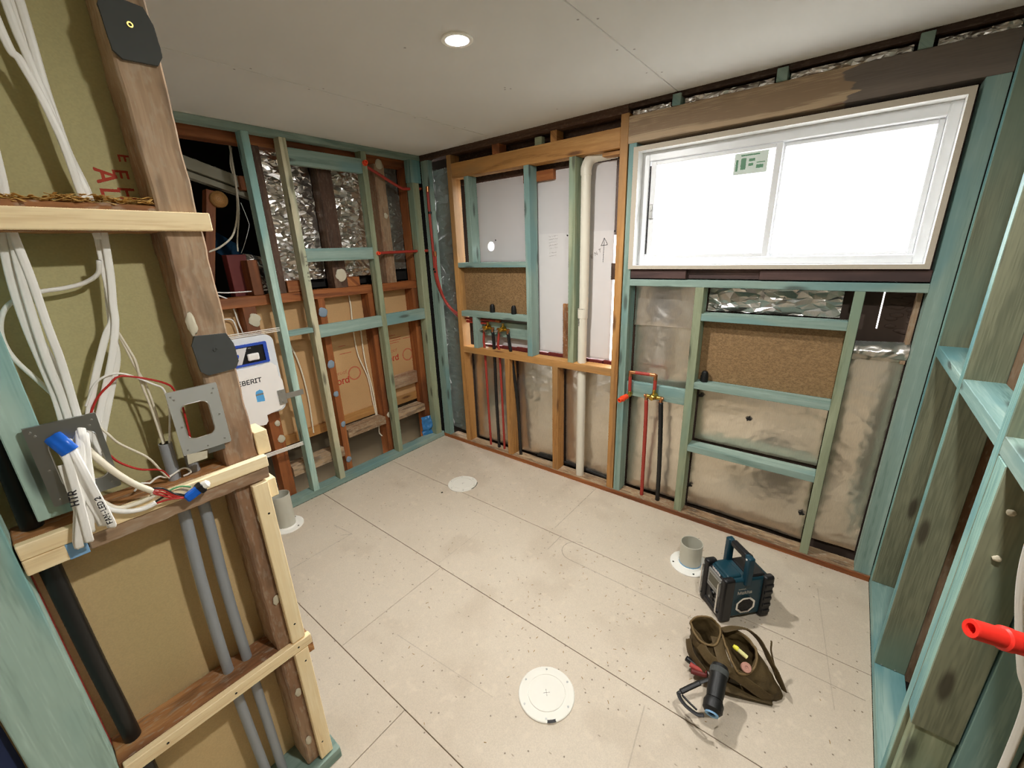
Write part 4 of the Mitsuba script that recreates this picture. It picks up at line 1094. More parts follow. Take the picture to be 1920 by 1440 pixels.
cg = 'grey conduits on the near partition'
for pts, lab in (([(1.585, -2.222, 1.252), (1.585, -2.226, 1.1), (1.585, -2.237, 0.85), (1.58, -2.240, 0.53), (1.58, -2.228, 0.05)], 'longer grey conduit with an open top end holding two thin wires'),
                 ([(1.578, -2.182, 1.215), (1.578, -2.186, 1.0), (1.578, -2.192, 0.8), (1.578, -2.192, 0.53), (1.578, -2.188, 0.05)], 'shorter grey conduit nearer the old post')):
    t = thing('conduit', lab, 'conduit')
    add('tube', sweep(spline(pts, 0.02), circ(0.0128, 20)), 'conduit', 30, parent=t)
    add('mouth', cyl(np.array(pts[0]) + [0, 0, -0.001], np.array(pts[0]) + [0, 0, 0.0008], 0.0105, 20), 'black', parent=t)
bp = thing('black_pipe', 'black pipe running down the near partition beside the red painted edge', 'pipe')
add('tube', tube([(1.575, -2.447, 1.715), (1.575, -2.449, 1.35), (1.575, -2.456, 1.10), (1.575, -2.454, 0.8), (1.58, -2.449, 0.56), (1.58, -2.446, 0.06)], 0.0165, 20, 0.02), 'blackpipe', True, parent=bp)

FP = flatprof(0.0125, 0.0058)


def cable(pts, label, m='cable', r=None, group=None, prof=None, ref=X, parent=None):
    if r:
        g = tube(pts, r, 10, 0.006)
    else:
        g = sweep(spline(pts, 0.006), FP if prof is None else prof, ref)
    return add('cable', g, m, True, label=label, cat_='cable', group=group, parent=parent)


g1 = 'white flat cables hanging above the top nogging'
ORD = ['second from the left', 'rightmost', 'leftmost', 'rearmost']
for pts in ([(1.578, -2.243, 2.37), (1.578, -2.243, 2.08), (1.58, -2.239, 2.007), (1.582, -2.233, 1.928), (1.583, -2.229, 1.853), (1.58, -2.222, 1.787), (1.58, -2.221, 1.70)],
            [(1.577, -2.222, 2.37), (1.577, -2.225, 2.087), (1.575, -2.228, 1.96), (1.574, -2.227, 1.908), (1.574, -2.225, 1.854), (1.576, -2.216, 1.787), (1.578, -2.213, 1.70)],
            [(1.59, -2.278, 2.37), (1.588, -2.262, 2.04), (1.588, -2.251, 1.993), (1.59, -2.24, 1.942), (1.59, -2.234, 1.901), (1.59, -2.230, 1.863), (1.588, -2.228, 1.786), (1.586, -2.224, 1.70)],
            [(1.573, -2.232, 2.37), (1.573, -2.234, 2.05), (1.576, -2.232, 1.95), (1.578, -2.228, 1.86), (1.583, -2.219, 1.787), (1.584, -2.217, 1.70)]):
    cable(pts, ORD.pop(0) + ' of the white flat cables hanging down to the top nogging', group=g1)
g2 = 'white flat cables from the top nogging to the right side of the double bracket'
for k, pts in enumerate(([(1.578, -2.221, 1.72), (1.58, -2.228, 1.648), (1.583, -2.234, 1.584), (1.585, -2.242, 1.542), (1.588, -2.263, 1.506), (1.59, -2.302, 1.418), (1.60, -2.330, 1.345), (1.612, -2.342, 1.29)],
                         [(1.585, -2.212, 1.72), (1.587, -2.222, 1.637), (1.59, -2.234, 1.572), (1.592, -2.24, 1.536), (1.594, -2.259, 1.477), (1.596, -2.285, 1.414), (1.605, -2.322, 1.33), (1.618, -2.335, 1.28)],
                         [(1.572, -2.216, 1.72), (1.574, -2.226, 1.64), (1.576, -2.238, 1.57), (1.577, -2.246, 1.52), (1.578, -2.254, 1.46), (1.58, -2.278, 1.40), (1.59, -2.312, 1.32), (1.605, -2.33, 1.27)])):
    cable(pts, ('middle', 'front', 'rear')[k] + ' one of three white flat cables hanging from the top nogging beside the post', group=g2)
g3 = 'white flat cables dropping into the top of the double bracket'
ORD3 = ['leftmost', 'second from the left', 'third from the left', 'rightmost']
for pts in ([(1.578, -2.31, 1.95), (1.578, -2.325, 1.779), (1.58, -2.346, 1.711), (1.58, -2.357, 1.634), (1.582, -2.361, 1.549), (1.584, -2.360, 1.471), (1.59, -2.360, 1.40), (1.612, -2.368, 1.31)],
            [(1.585, -2.335, 1.76), (1.585, -2.336, 1.711), (1.588, -2.343, 1.644), (1.59, -2.349, 1.561), (1.592, -2.352, 1.484), (1.596, -2.352, 1.40), (1.618, -2.358, 1.31)],
            [(1.575, -2.339, 1.76), (1.575, -2.341, 1.711), (1.574, -2.349, 1.64), (1.574, -2.354, 1.56), (1.578, -2.347, 1.48), (1.585, -2.345, 1.40), (1.606, -2.352, 1.30)],
            [(1.59, -2.333, 1.76), (1.59, -2.334, 1.711), (1.592, -2.333, 1.632), (1.594, -2.335, 1.546), (1.596, -2.335, 1.481), (1.60, -2.339, 1.40), (1.622, -2.346, 1.31)]):
    cable(pts, ORD3.pop(0) + ' of the white flat cables dropping into the double bracket', group=g3)
cable([(1.59, -2.234, 1.66), (1.578, -2.240, 1.635), (1.566, -2.261, 1.619), (1.562, -2.29, 1.611), (1.562, -2.33, 1.606), (1.56, -2.364, 1.593), (1.558, -2.383, 1.571), (1.556, -2.394, 1.534), (1.56, -2.391, 1.491), (1.565, -2.371, 1.437), (1.575, -2.358, 1.40), (1.60, -2.35, 1.35)],
      'single white cable looping left across the olive sheet below the top nogging', r=0.0042)
cable([(1.59, -2.243, 1.53), (1.59, -2.231, 1.472), (1.592, -2.228, 1.448), (1.592, -2.230, 1.40), (1.59, -2.227, 1.342), (1.588, -2.226, 1.245)], 'thin cream twin wire hanging into the open conduit', 'cable_cream', 0.0024)
cable([(1.588, -2.243, 1.53), (1.588, -2.235, 1.472), (1.588, -2.231, 1.44), (1.588, -2.224, 1.40), (1.586, -2.221, 1.342), (1.584, -2.223, 1.245)], 'second thin cream wire hanging into the open conduit', 'cable_cream', 0.0024)
cable([(1.60, -2.330, 1.34), (1.60, -2.319, 1.369), (1.602, -2.302, 1.396), (1.604, -2.281, 1.415), (1.604, -2.261, 1.428), (1.604, -2.22, 1.411), (1.602, -2.19, 1.391), (1.60, -2.18, 1.373), (1.60, -2.174, 1.327), (1.60, -2.178, 1.22)],
      'thin red wire arching from the double bracket to the post bracket', 'wire_red', 0.0022)
cable([(1.598, -2.325, 1.38), (1.60, -2.297, 1.425), (1.602, -2.259, 1.433), (1.604, -2.213, 1.397), (1.603, -2.198, 1.378), (1.60, -2.199, 1.329), (1.592, -2.217, 1.245)],
      'thin white wire arching over the gap into the open conduit', 'cable', 0.0022)
cable([(1.61, -2.322, 1.345), (1.62, -2.310, 1.318), (1.62, -2.298, 1.291), (1.62, -2.264, 1.245), (1.615, -2.25, 1.208), (1.605, -2.242, 1.185), (1.60, -2.236, 1.172)],
      'thin cream wire sagging from the double bracket to the foot of the conduit', 'cable_cream', 0.0024)
cable([(1.61, -2.328, 1.30), (1.62, -2.319, 1.275), (1.62, -2.308, 1.251), (1.62, -2.282, 1.223), (1.615, -2.25, 1.205), (1.605, -2.24, 1.187), (1.60, -2.236, 1.172)],
      'thin red wire sagging from the double bracket to the foot of the conduit', 'wire_red', 0.0022)
cable([(1.605, -2.30, 1.172), (1.607, -2.285, 1.185), (1.606, -2.272, 1.178), (1.606, -2.262, 1.184), (1.602, -2.25, 1.184), (1.60, -2.238, 1.175), (1.602, -2.205, 1.185), (1.605, -2.195, 1.17), (1.60, -2.21, 1.165)],
      'short white wire end wrapped around the foot of the conduit', 'cable', 0.0022)

c1 = thing('connector_cable', 'cream round cable whose red wires end in a blue and white connector', 'cable')
add('sheath', tube([(1.622, -2.352, 1.32), (1.645, -2.345, 1.30), (1.658, -2.340, 1.288), (1.662, -2.324, 1.251), (1.664, -2.302, 1.212), (1.664, -2.279, 1.183)], 0.0062, 14), 'cable_cream', True, parent=c1)
for k, (dy, dz, m) in enumerate(((0, 0.0, 'wire_red'), (0.001, 0.004, 'wire_red'), (-0.001, -0.004, 'wire_red'), (0.0, 0.006, 'wire_black'))):
    add('wire', tube([(1.664, -2.280, 1.183 + dz), (1.668, -2.262, 1.170 + dz * 2.0), (1.668, -2.245, 1.152 + dz), (1.667, -2.226, 1.142 - dz * 0.4)], 0.0021, 8), m, True, parent=c1)
add('wire', tube([(1.665, -2.262, 1.166), (1.662, -2.245, 1.170), (1.662, -2.228, 1.168), (1.665, -2.214, 1.16)], 0.0019, 8), 'wire_green', True, parent=c1)
cb = add('connector_body', cat(beam((1.667, -2.230, 1.137), (1.667, -2.201, 1.149), 0.019, 0.016, X, 0.003)), 'bluetape', 20, parent=c1)
add('collar', beam((1.667, -2.203, 1.148), (1.667, -2.192, 1.153), 0.022, 0.022, X, 0.002), 'black', parent=cb)
add('white_cap', lathe([(0, 0), (0.009, 0.001), (0.0098, 0.006), (0.009, 0.014), (0.004, 0.018), (0, 0.018)], (1.667, -2.196, 1.152), (0.35, 0.85, 0.35), 20), 'whiteplastic', 30, parent=cb)
c2 = thing('connector_cable', 'grey white cable lying on the batten with black and pink stripped wires', 'cable')
add('sheath', tube([(1.66, -2.372, 1.225), (1.662, -2.362, 1.205), (1.664, -2.350, 1.178), (1.664, -2.326, 1.158), (1.664, -2.299, 1.151), (1.664, -2.279, 1.154)], 0.0052, 12), 'cable', True, parent=c2)
add('wire', tube([(1.664, -2.28, 1.156), (1.665, -2.26, 1.162), (1.667, -2.245, 1.160), (1.667, -2.228, 1.146)], 0.002, 8), 'wire_black', True, parent=c2)
add('wire', tube([(1.664, -2.28, 1.152), (1.667, -2.26, 1.152), (1.669, -2.245, 1.148), (1.668, -2.228, 1.140)], 0.002, 8), 'wire_red', True, parent=c2)
cable([(1.655, -2.365, 1.215), (1.656, -2.340, 1.172), (1.657, -2.312, 1.165), (1.659, -2.28, 1.168), (1.661, -2.272, 1.176), (1.662, -2.283, 1.178)], 'cream cable curving on the nogging behind the grey white one', 'cable_cream', 0.0045)

# cables coming out through the double bracket, folded back in loops
lp_ = 'white flat cable loops spilling out of the double bracket'


def loop(p, q, label, w=1.0, depth=0.0):
    """A flat cable that comes out of the bracket at p, hangs to q and folds back up behind itself."""
    p, q = np.asarray(p, float), np.asarray(q, float)
    m = (p + q) / 2
    out = [p + [-0.03, 0.004, 0.006], p + [0.004, 0, 0.002], p * 0.75 + q * 0.25 + [0.016 + depth, 0, 0], m + [0.020 + depth, 0, 0], q + [0.018 + depth, 0, 0.012], q + [0.012 + depth, -0.001, -0.003], q + [0.004 + depth, -0.003, 0.006],
           m + [0.008 + depth, -0.006, -0.01], p * 0.8 + q * 0.2 + [0.004 + depth, -0.008, 0]]
    return add('cable', sweep(spline(out, 0.005), FP, X), 'cable', True, label=label, cat_='cable', group=None)


kh = loop((1.652, -2.376, 1.335), (1.660, -2.391, 1.137), 'white flat cable loop lettered HTR hanging out of the double bracket', depth=0.006)
text(kh, 'lettering', 'HTR', 0.0115, (1.6875, -2.3865, 1.216), (0.0, 0.10, 1), (0, -1, 0.10), 'ink', 0.0006, True)
kl = loop((1.652, -2.368, 1.33), (1.658, -2.355, 1.150), 'white flat cable loop lettered FAN-LED hanging beside the HTR loop', depth=0.012)
text(kl, 'lettering', 'FAN-LED 2', 0.0085, (1.6905, -2.353, 1.158), (0, -0.06, 1), (0, -1, -0.06), 'ink', 0.0006, True)
ORD4 = ['lowest hanging', 'second lowest', 'rightmost', 'hindmost']
for p, q, d in (((1.65, -2.350, 1.34), (1.66, -2.405, 1.13), 0.0), ((1.65, -2.344, 1.335), (1.655, -2.383, 1.15), -0.002), ((1.65, -2.346, 1.345), (1.655, -2.372, 1.165), -0.004), ((1.65, -2.380, 1.32), (1.655, -2.366, 1.155), 0.002)):
    k = loop(p, q, ORD4.pop(0) + ' plain white flat cable loop spilling out of the double bracket', depth=d)
    labels[k]['group'] = lp_
tp = thing('tape_wrap', 'bright blue tape wrapped round the cables in the left bracket opening', 'tape')
add('wrap', sweep(spline([(1.648, -2.384, 1.347), (1.664, -2.378, 1.335), (1.668, -2.371, 1.318)], 0.004), flatprof(0.028, 0.014, 2), X), 'bluetape', 30, parent=tp)

cable([(3.16, -1.25, 1.17), (3.14, -1.25, 1.10), (3.14, -1.25, 1.04), (3.15, -1.25, 0.96), (3.17, -1.25, 0.866), (3.195, -1.25, 0.768), (3.22, -1.25, 0.68), (3.23, -1.25, 0.4)], 'white flat cable hanging inside the right wall behind the red plug', prof=flatprof(0.016, 0.007), ref=(-0.7, -0.7, 0))
for pts, lab, r in (([(-0.3, -1.215, 2.36), (-0.3, -1.222, 2.228), (-0.3, -1.231, 2.08), (-0.3, -1.258, 1.926), (-0.3, -1.309, 1.80), (-0.3, -1.388, 1.732), (-0.31, -1.46, 1.70)], 'cream cable curving down through the dark void left of the first stud', 0.006),
                    ([(-0.31, -1.208, 2.3), (-0.31, -1.232, 2.2), (-0.31, -1.226, 2.08), (-0.31, -1.245, 1.93), (-0.31, -1.285, 1.78), (-0.31, -1.30, 1.70)], 'second cream cable beside the curving one in the dark void', 0.005),
                    ([(-0.3, -1.225, 1.99), (-0.3, -1.205, 1.88), (-0.3, -1.21, 1.84), (-0.3, -1.259, 1.736), (-0.3, -1.287, 1.688)], 'thin wire hanging above the dark red block in the void', 0.002),
                    ([(-0.15, -1.52, 1.47), (-0.15, -1.44, 1.462), (-0.15, -1.25, 1.46), (-0.15, -1.12, 1.475)], 'white cable lying along the old rail behind the first stud', 0.004),
                    ([(-0.13, -1.53, 1.46), (-0.13, -1.47, 1.42), (-0.15, -1.45, 1.36), (-0.16, -1.44, 1.28), (-0.16, -1.42, 1.16)], 'white cable bending over the old rail down behind the cistern', 0.0045),
                    ([(-0.17, -1.53, 1.31), (-0.17, -1.47, 1.30), (-0.17, -1.455, 1.25), (-0.17, -1.45, 1.16)], 'white cable curving down just above the white slotted rail', 0.0045)):
    cable(pts, lab, 'cable_cream' if 'cream' in lab else 'cable', r)
for pts, lab in (([(-0.185, -0.66, 1.37), (-0.185, -0.655, 1.28), (-0.185, -0.665, 1.1), (-0.185, -0.655, 0.9), (-0.185, -0.60, 0.7), (-0.185, -0.585, 0.5), (-0.185, -0.575, 0.36)], 'left of two cream cables hanging on the kraft sheet between old studs'),
                 ([(-0.183, -0.60, 1.12), (-0.183, -0.605, 0.95), (-0.183, -0.60, 0.8), (-0.183, -0.575, 0.6), (-0.183, -0.565, 0.36)], 'right of two cream cables hanging on the kraft sheet between old studs'),
                 ([(-0.18, -0.56, 0.28), (-0.18, -0.57, 0.20), (-0.18, -0.54, 0.155), (-0.19, -0.50, 0.16)], 'short cream cable end curling below the dusty old nogging'),
                 ([(-0.185, -1.20, 1.37), (-0.185, -1.18, 1.2), (-0.185, -1.12, 0.95), (-0.185, -1.10, 0.7), (-0.185, -1.11, 0.4)], 'cream cable hanging on the kraft sheet behind the first stud'),
                 ([(-0.10, -1.50, 0.66), (-0.12, -1.47, 0.58), (-0.12, -1.47, 0.5), (-0.11, -1.50, 0.43)], 'cream cable bowed below the white cistern cover')):
    cable(pts, lab, 'cable_cream', 0.0055)

add('navy_cloth', sheet((1.61, -2.74, 0.3), (0.0, 0.148, 0.0), (0.0, 0.0, 0.62), 24, 40, crumple(0.02, 8, 97, 0.03), X), 'navy', True, label='dark navy cloth hanging in the bottom left corner beside the blue green stud', cat_='cloth')

# ------------------------------------------------------------------ site radio
t = thing('site_radio', 'dark teal and black site radio with raised handle standing on the floor', 'radio')
A0 = np.array([2.445, -0.592, 0.0])
RD = rotz(math.radians(-43.2), A0)


def rbox(x0, x1, y0, y1, z0, z1, r):
    b = [Manifold.sphere(r, 20).translate((a, b_, c_)) for a in (x0 + r, x1 - r) for b_ in (y0 + r, y1 - r) for c_ in (z0 + r, z1 - r)]
    h = Manifold.batch_hull(b).to_mesh()
    return G(h.vert_properties[:, :3], h.tri_verts)


w, d = 0.166, 0.245
R = lambda g: g.move(RD)
add('body', R(rbox(0.012, w - 0.012, 0.022, d - 0.018, 0.014, 0.222, 0.014)), 'tealplastic', 30, parent=t)
fr = add('front_frame', R(cat(rbox(0, 0.034, 0.0, 0.055, 0.004, 0.236, 0.013), rbox(w - 0.034, w, 0.0, 0.055, 0.004, 0.236, 0.013), rbox(0.01, w - 0.01, 0.004, 0.05, 0.004, 0.04, 0.012), rbox(0.02, w - 0.02, 0.012, 0.03, 0.02, 0.214, 0.008))), 'black', 30, parent=t)
add('rear_frame', R(cat(rbox(-0.002, 0.032, d - 0.05, d, 0.003, 0.225, 0.013), rbox(w - 0.032, w + 0.002, d - 0.05, d, 0.003, 0.225, 0.013), rbox(0.01, w - 0.01, d - 0.045, d - 0.004, 0.003, 0.035, 0.012), rbox(0.01, w - 0.01, d - 0.03, d - 0.006, 0.02, 0.21, 0.010))), 'black', 30, parent=t)
for k in range(5):
    add('bumper_rib', R(rbox(w - 0.01, w + 0.006, d - 0.045, d - 0.005, 0.03 + 0.035 * k, 0.048 + 0.035 * k, 0.004)), 'black', 30, parent=t)
pn = add('display_panel', R(rbox(0.036, 0.130, 0.006, 0.016, 0.115, 0.21, 0.004)), 'panelgrey', 30, parent=t)
add('display', R(box(0.05, 0.118, 0.0045, 0.007, 0.145, 0.188, 0.001)), 'lcd', parent=pn)
for za in (0.138, 0.191):
    add('display_rim', R(box(0.044, 0.124, 0.0055, 0.0065, za, za + 0.004, 0.0005)), 'steel', parent=pn)
text(fr, 'brand_lettering', 'Makita', 0.0135, RD[:3, 3] + RD[:3, :3] @ np.array([0.055, 0.0118, 0.217]), RD[:3, 0], (0, 0, 1), 'paperwhite', 0.001, True)
for i in range(3):
    for j in range(3):
        add('button', R(lathe([(0, 0), (0.0065, 0), (0.0065, 0.004), (0.005, 0.006), (0, 0.006)], (0.062 + 0.022 * i, 0.013, 0.058 + 0.022 * j), (0, -1, 0), 14)), 'panelgrey' if (i + j) % 3 == 0 else 'black', 30, parent=t)
add('volume_knob', R(lathe([(0, 0), (0.013, 0), (0.012, 0.012), (0.009, 0.014), (0, 0.014)], (0.078, 0.013, 0.095), (0, -1, 0), 24)), 'black', 30, parent=t)
for x in (0.012, w - 0.03):
    add('roll_bar', R(tube([(x, 0.004, 0.205), (x, -0.008, 0.198), (x, -0.009, 0.12), (x, -0.009, 0.045), (x, 0.004, 0.038)], 0.0042, 10)), 'chrome', True, parent=t)
oc = [(0.118 + 0.050 * math.cos(a_), 0.085 + 0.046 * math.sin(a_)) for a_ in np.radians([22.5 + 45 * k for k in range(8)])]
oi = [(0.118 + 0.040 * math.cos(a_), 0.085 + 0.036 * math.sin(a_)) for a_ in np.radians([22.5 + 45 * k for k in range(8)])]
gr = add('speaker', R(plate(oi, 0.005, (w - 0.012, 0, 0), Y, Z)), 'grille', parent=t)
add('speaker_rim', R(plate(oc, 0.009, (w - 0.012, 0, 0), Y, Z, [oi])), 'chrome', parent=gr)
for k in range(7):
    add('grille_bar', R(box(w - 0.008, w - 0.006, 0.085, 0.151, 0.056 + 0.0085 * k, 0.058 + 0.0085 * k, 0.0004)), 'black', parent=gr)
text(t, 'brand_lettering', 'Makita', 0.017, RD[:3, 3] + RD[:3, :3] @ np.array([w - 0.0119, 0.075, 0.142]), RD[:3, 1], (0, 0, 1), 'steel', 0.001, True)
add('trim_line', R(box(w - 0.0125, w - 0.0112, 0.08, 0.115, 0.168, 0.172, 0.0003)), 'steel', parent=t)
add('top_lid', R(rbox(0.03, w - 0.03, 0.03, 0.105, 0.205, 0.232, 0.012)), 'tealplastic', 30, parent=t)
add('rear_lid', R(rbox(0.02, w - 0.02, 0.125, d - 0.03, 0.20, 0.229, 0.012)), 'black', 30, parent=t)
hd = add('handle', R(cat(rbox(0.0, 0.03, 0.10, 0.132, 0.19, 0.338, 0.009), rbox(w - 0.03, w, 0.10, 0.132, 0.19, 0.338, 0.009), rbox(0.0, w, 0.106, 0.128, 0.314, 0.338, 0.009))), 'tealdark', 30, parent=t)
add('grip', R(rbox(0.035, w - 0.035, 0.103, 0.131, 0.312, 0.341, 0.008)), 'black', 30, parent=hd)
add('screw', R(cyl((w - 0.018, 0.098, 0.326), (w - 0.018, 0.101, 0.326), 0.0045, 14)), 'paperwhite', parent=hd)
add('antenna', R(tube([(-0.002, 0.125, 0.2), (-0.002, 0.127, 0.26), (-0.002, 0.128, 0.305)], 0.005, 10)), 'black', True, parent=t)


# ------------------------------------------------------------------ tool pouch with a driver and small tools
def loft(rings, thick=0.0, noise_amp=0.004, seed=0, close_last=True, n=56, m=26):
    """A bag through closed rings of points (rim first), resampled and folded a little; with thick a second wall inside."""
    rs = []
    for r in rings:
        r = np.asarray(r, float)
        q = np.vstack([r, r[:1]])
        s = spline(np.vstack([q]), 0.002)
        l = np.r_[0, np.cumsum(np.linalg.norm(np.diff(s, axis=0), axis=1))]
        u = np.linspace(0, l[-1], n, endpoint=False)
        rs.append(np.stack([np.interp(u, l, s[:, k]) for k in range(3)], -1))
    rs = np.array(rs)
    tt = np.linspace(0, len(rs) - 1, m)
    from scipy.interpolate import CubicSpline
    cs = CubicSpline(np.arange(len(rs)), rs, axis=0) if len(rs) > 2 else (lambda x: rs[0] + (rs[1] - rs[0]) * np.asarray(x)[:, None, None])
    p = cs(tt)
    c = p.mean(1, keepdims=True)
    outw = (p - c) / (np.linalg.norm(p - c, axis=2, keepdims=True) + 1e-9)
    nz = meshkit.fbm(p * 30, 3, seed) - 0.5
    p = p + outw * (nz * 2 * noise_amp)[..., None]

    def grid(p, flip):
        i, j = np.meshgrid(np.arange(m - 1), np.arange(n), indexing='ij')
        a, b, c_, d_ = i * n + j, i * n + (j + 1) % n, (i + 1) * n + (j + 1) % n, (i + 1) * n + j
        f = np.vstack([np.stack([a, b, c_], -1).reshape(-1, 3), np.stack([a, c_, d_], -1).reshape(-1, 3)])
        return p.reshape(-1, 3), (f[:, ::-1] if flip else f)
    v, f = grid(p, False)
    if thick:
        v2, f2 = grid(p - outw * thick, True)
        o = len(v)
        e = np.arange(n)
        rim = np.vstack([np.c_[e, o + e, (e + 1) % n], np.c_[(e + 1) % n, o + e, o + (e + 1) % n]])
        v, f = np.vstack([v, v2]), np.vstack([f, f2 + o, rim])
    if close_last:
        o = len(v)
        v = np.vstack([v, p[-1].mean(0)[None]])
        e = np.arange(n)
        f = np.vstack([f, np.c_[(m - 1) * n + e, (m - 1) * n + (e + 1) % n, np.full(n, o)]])
    g = G(v, f)
    return g


tpch = thing('tool_pouch', 'worn olive brown leather tool pouch lying open on the floor in front of the radio', 'tool pouch')
ringA0 = [(2.492, -0.942, .172), (2.511, -0.922, .192), (2.549, -0.899, .192), (2.588, -0.890, .162), (2.596, -0.958, .150), (2.561, -0.985, .150), (2.52, -0.965, .160)]
ringA1 = [(2.500, -0.945, .110), (2.520, -0.915, .115), (2.56, -0.90, .11), (2.615, -0.91, .10), (2.63, -0.97, .10), (2.585, -1.00, .10), (2.535, -0.985, .10)]
ringA2 = [(2.515, -0.955, .045), (2.53, -0.92, .03), (2.575, -0.91, .02), (2.635, -0.93, .03), (2.655, -0.985, .05), (2.61, -1.02, .055), (2.555, -1.0, .05)]
ringA3 = [(2.53, -0.96, .006), (2.545, -0.935, .004), (2.58, -0.93, .004), (2.635, -0.945, .004), (2.65, -0.985, .006), (2.61, -1.01, .008), (2.56, -0.995, .006)]
add('left_pocket', loft([ringA0, ringA1, ringA2, ringA3], 0.004, 0.012, 3), 'leather', True, parent=tpch)
ringB0 = [(2.600, -0.888, .150), (2.655, -0.862, .158), (2.708, -0.868, .138), (2.732, -0.925, .118), (2.715, -0.978, .104), (2.678, -1.000, .118), (2.632, -0.950, .142)]
ringB1 = [(2.640, -0.882, .090), (2.685, -0.858, .095), (2.745, -0.865, .088), (2.775, -0.92, .075), (2.755, -0.97, .07), (2.715, -0.995, .075), (2.672, -0.95, .088)]
ringB2 = [(2.690, -0.885, .030), (2.73, -0.865, .03), (2.79, -0.875, .034), (2.82, -0.915, .032), (2.80, -0.955, .028), (2.76, -0.97, .03), (2.72, -0.94, .03)]
ringB3 = [(2.72, -0.895, .004), (2.75, -0.88, .003), (2.80, -0.888, .004), (2.828, -0.918, .004), (2.81, -0.945, .004), (2.78, -0.955, .004), (2.745, -0.93, .004)]
add('right_pocket', loft([ringB0, ringB1, ringB2, ringB3], 0.004, 0.012, 8), 'leather', True, parent=tpch)

for nm, rg in (('left', ringA0), ('right', ringB0)):
    q = spline(np.vstack([rg, rg[:1]]), 0.004)
    c0 = q.mean(0)
    q = q + 0.003 * (q - c0) / np.linalg.norm(q - c0, axis=1, keepdims=True)
    q = q + 0.010 * (meshkit.fbm(q * 30, 3, 3 if nm == 'left' else 8) - 0.5)[:, None]
    add('rolled_rim', sweep(q, circ(0.0042, 8)), 'leather_highlight', True, parent=tpch)


def strap(pts, wd_, th, m, seed, name, ref):
    g = sweep(spline(pts, 0.006), flatprof(wd_, th, 1, 20), ref)
    g.v = g.v + 0.006 * (meshkit.fbm(g.v * 22, 2, seed) - 0.5)[:, None]
    return add(name, g, m, True, parent=tpch)


strap([(2.60, -0.90, .165), (2.66, -0.845, .168), (2.715, -0.835, .150), (2.77, -0.865, .105), (2.815, -0.893, .055), (2.835, -0.905, .03)], 0.045, 0.008, 'leather', 12, 'back_flap', (0.5, 0.8, 0.45))
strap([(2.545, -0.99, .135), (2.59, -1.015, .120), (2.65, -1.01, .105), (2.70, -1.0, .085), (2.76, -0.985, .05), (2.80, -0.965, .02)], 0.04, 0.007, 'leather', 15, 'front_flap', (-0.3, -0.8, 0.5))
strap([(2.495, -0.955, .10), (2.512, -0.985, .075), (2.54, -1.01, .06), (2.58, -1.03, .05)], 0.05, 0.006, 'leather', 17, 'side_flap', (-0.8, -0.5, 0.2))
strap([(2.592, -0.93, .150), (2.612, -0.965, .138), (2.635, -1.0, .122), (2.66, -1.02, .10)], 0.05, 0.008, 'leather', 19, 'divider', (0.4, -0.3, 0.8))
strap([(2.765, -0.835, .16), (2.772, -0.85, .13), (2.785, -0.868, .095), (2.80, -0.885, .06)], 0.016, 0.006, 'leather', 21, 'hook_strap', (0.6, 0.4, 0.5))
strap([(2.60, -1.02, .02), (2.66, -1.015, .03), (2.73, -0.985, .02), (2.80, -0.955, .012)], 0.045, 0.012, 'leather', 23, 'bottom_flap', (0, 0, 1))

dr_ = thing('impact_driver', 'black cordless driver with bluish nose hanging out of the pouch towards the camera', 'power tool')
P0, P1 = np.array([2.632, -1.06, .150]), np.array([2.645, -1.205, .098])
ax = (P1 - P0) / np.linalg.norm(P1 - P0)
add('housing', lathe([(0, -0.01), (0.026, -0.008), (0.031, 0.004), (0.031, 0.03), (0.029, 0.04), (0.029, 0.085), (0.027, 0.10), (0.027, 0.108), (0, 0.108)], P0, ax, 28), 'blackpoly', 30, parent=dr_)
add('label_band', lathe([(0.0295, 0), (0.0318, 0.002), (0.0318, 0.022), (0.0295, 0.024), (0.0295, 0)], P0 + ax * 0.004, ax, 28), 'rubber', 30, parent=dr_)
add('nose', lathe([(0, 0.0), (0.028, 0.0), (0.033, 0.012), (0.032, 0.034), (0.024, 0.044), (0.017, 0.044), (0.015, 0.032), (0, 0.032)], P0 + ax * 0.11, ax, 28), 'blackpoly', 30, parent=dr_)
add('nose_ring', lathe([(0.013, 0.0), (0.022, 0.0), (0.0215, 0.006), (0.013, 0.005), (0.013, 0.0)], P0 + ax * 0.1535, ax, 28), 'bluepaint', 30, parent=dr_)
add('bit_socket', cyl(P0 + ax * 0.142, P0 + ax * 0.152, 0.013, 20), 'navy', parent=dr_)
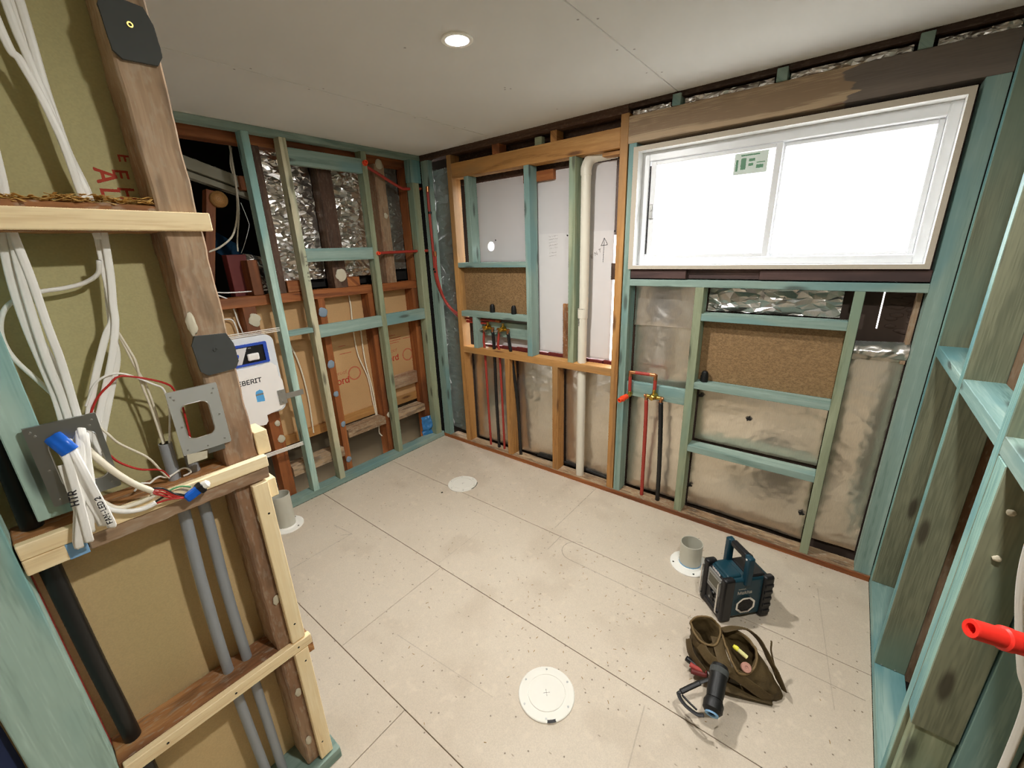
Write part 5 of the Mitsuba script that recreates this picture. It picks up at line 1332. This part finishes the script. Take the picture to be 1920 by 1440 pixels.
hk = add('belt_hook', sweep(spline([(2.618, -1.105, .135), (2.590, -1.128, .120), (2.560, -1.158, .102), (2.532, -1.190, .086), (2.531, -1.196, .085), (2.545, -1.212, .085), (2.57, -1.226, .087), (2.605, -1.232, .09), (2.625, -1.225, .095)], 0.004), flatprof(0.014, 0.004, 1, 16), Z), 'blackpoly', True, parent=dr_)
add('hook_sleeve', sweep(spline([(2.585, -1.133, .117), (2.560, -1.158, .102), (2.535, -1.186, .088)], 0.004), flatprof(0.019, 0.011, 1, 16), Z), 'blackpoly', True, parent=dr_)
add('hook_rod', tube([(2.543, -1.196, .09), (2.567, -1.208, .092), (2.60, -1.222, .096)], 0.0035, 8), 'black', True, parent=dr_)

pt = thing('marker', 'small yellow and clear capped marker lying in the right pouch pocket', 'marker')
add('barrel', cyl((2.664, -0.930, .142), (2.703, -0.934, .128), 0.008, 16), 'clearyellow', 30, parent=pt)
add('tip', lathe([(0, 0), (0.009, 0), (0.0095, 0.01), (0.006, 0.018), (0, 0.019)], (2.668, -0.930, .141), (-1, 0.05, 0.34), 16), 'yellow', 30, parent=pt)
add('wooden_disc', lathe([(0, 0), (0.016, 0), (0.018, 0.003), (0.018, 0.012), (0.016, 0.015), (0.006, 0.015), (0.005, 0.012), (0, 0.012)], (2.705, -0.967, .112), (0.25, -0.55, 0.8), 24), 'pinkwood', 30, label='round pinkish wooden knob end in the right pouch pocket', cat_='tool handle')
pl_ = thing('pliers', 'red and black handled pliers poking out under the left side of the pouch', 'pliers')
add('handle', tube([(2.505, -1.005, .05), (2.535, -1.012, .048), (2.575, -1.015, .045)], 0.011, 12), 'black', True, parent=pl_)
add('handle', tube([(2.535, -1.045, .045), (2.56, -1.038, .045), (2.59, -1.03, .048)], 0.010, 12), 'brownred', True, parent=pl_)
add('handle_sleeve', tube([(2.525, -1.028, .055), (2.55, -1.028, .052), (2.585, -1.022, .05)], 0.009, 12), 'redpaint', True, parent=pl_)
add('pivot', cyl((2.60, -1.02, .04), (2.60, -1.02, .06), 0.012, 14), 'steel', True, parent=pl_)
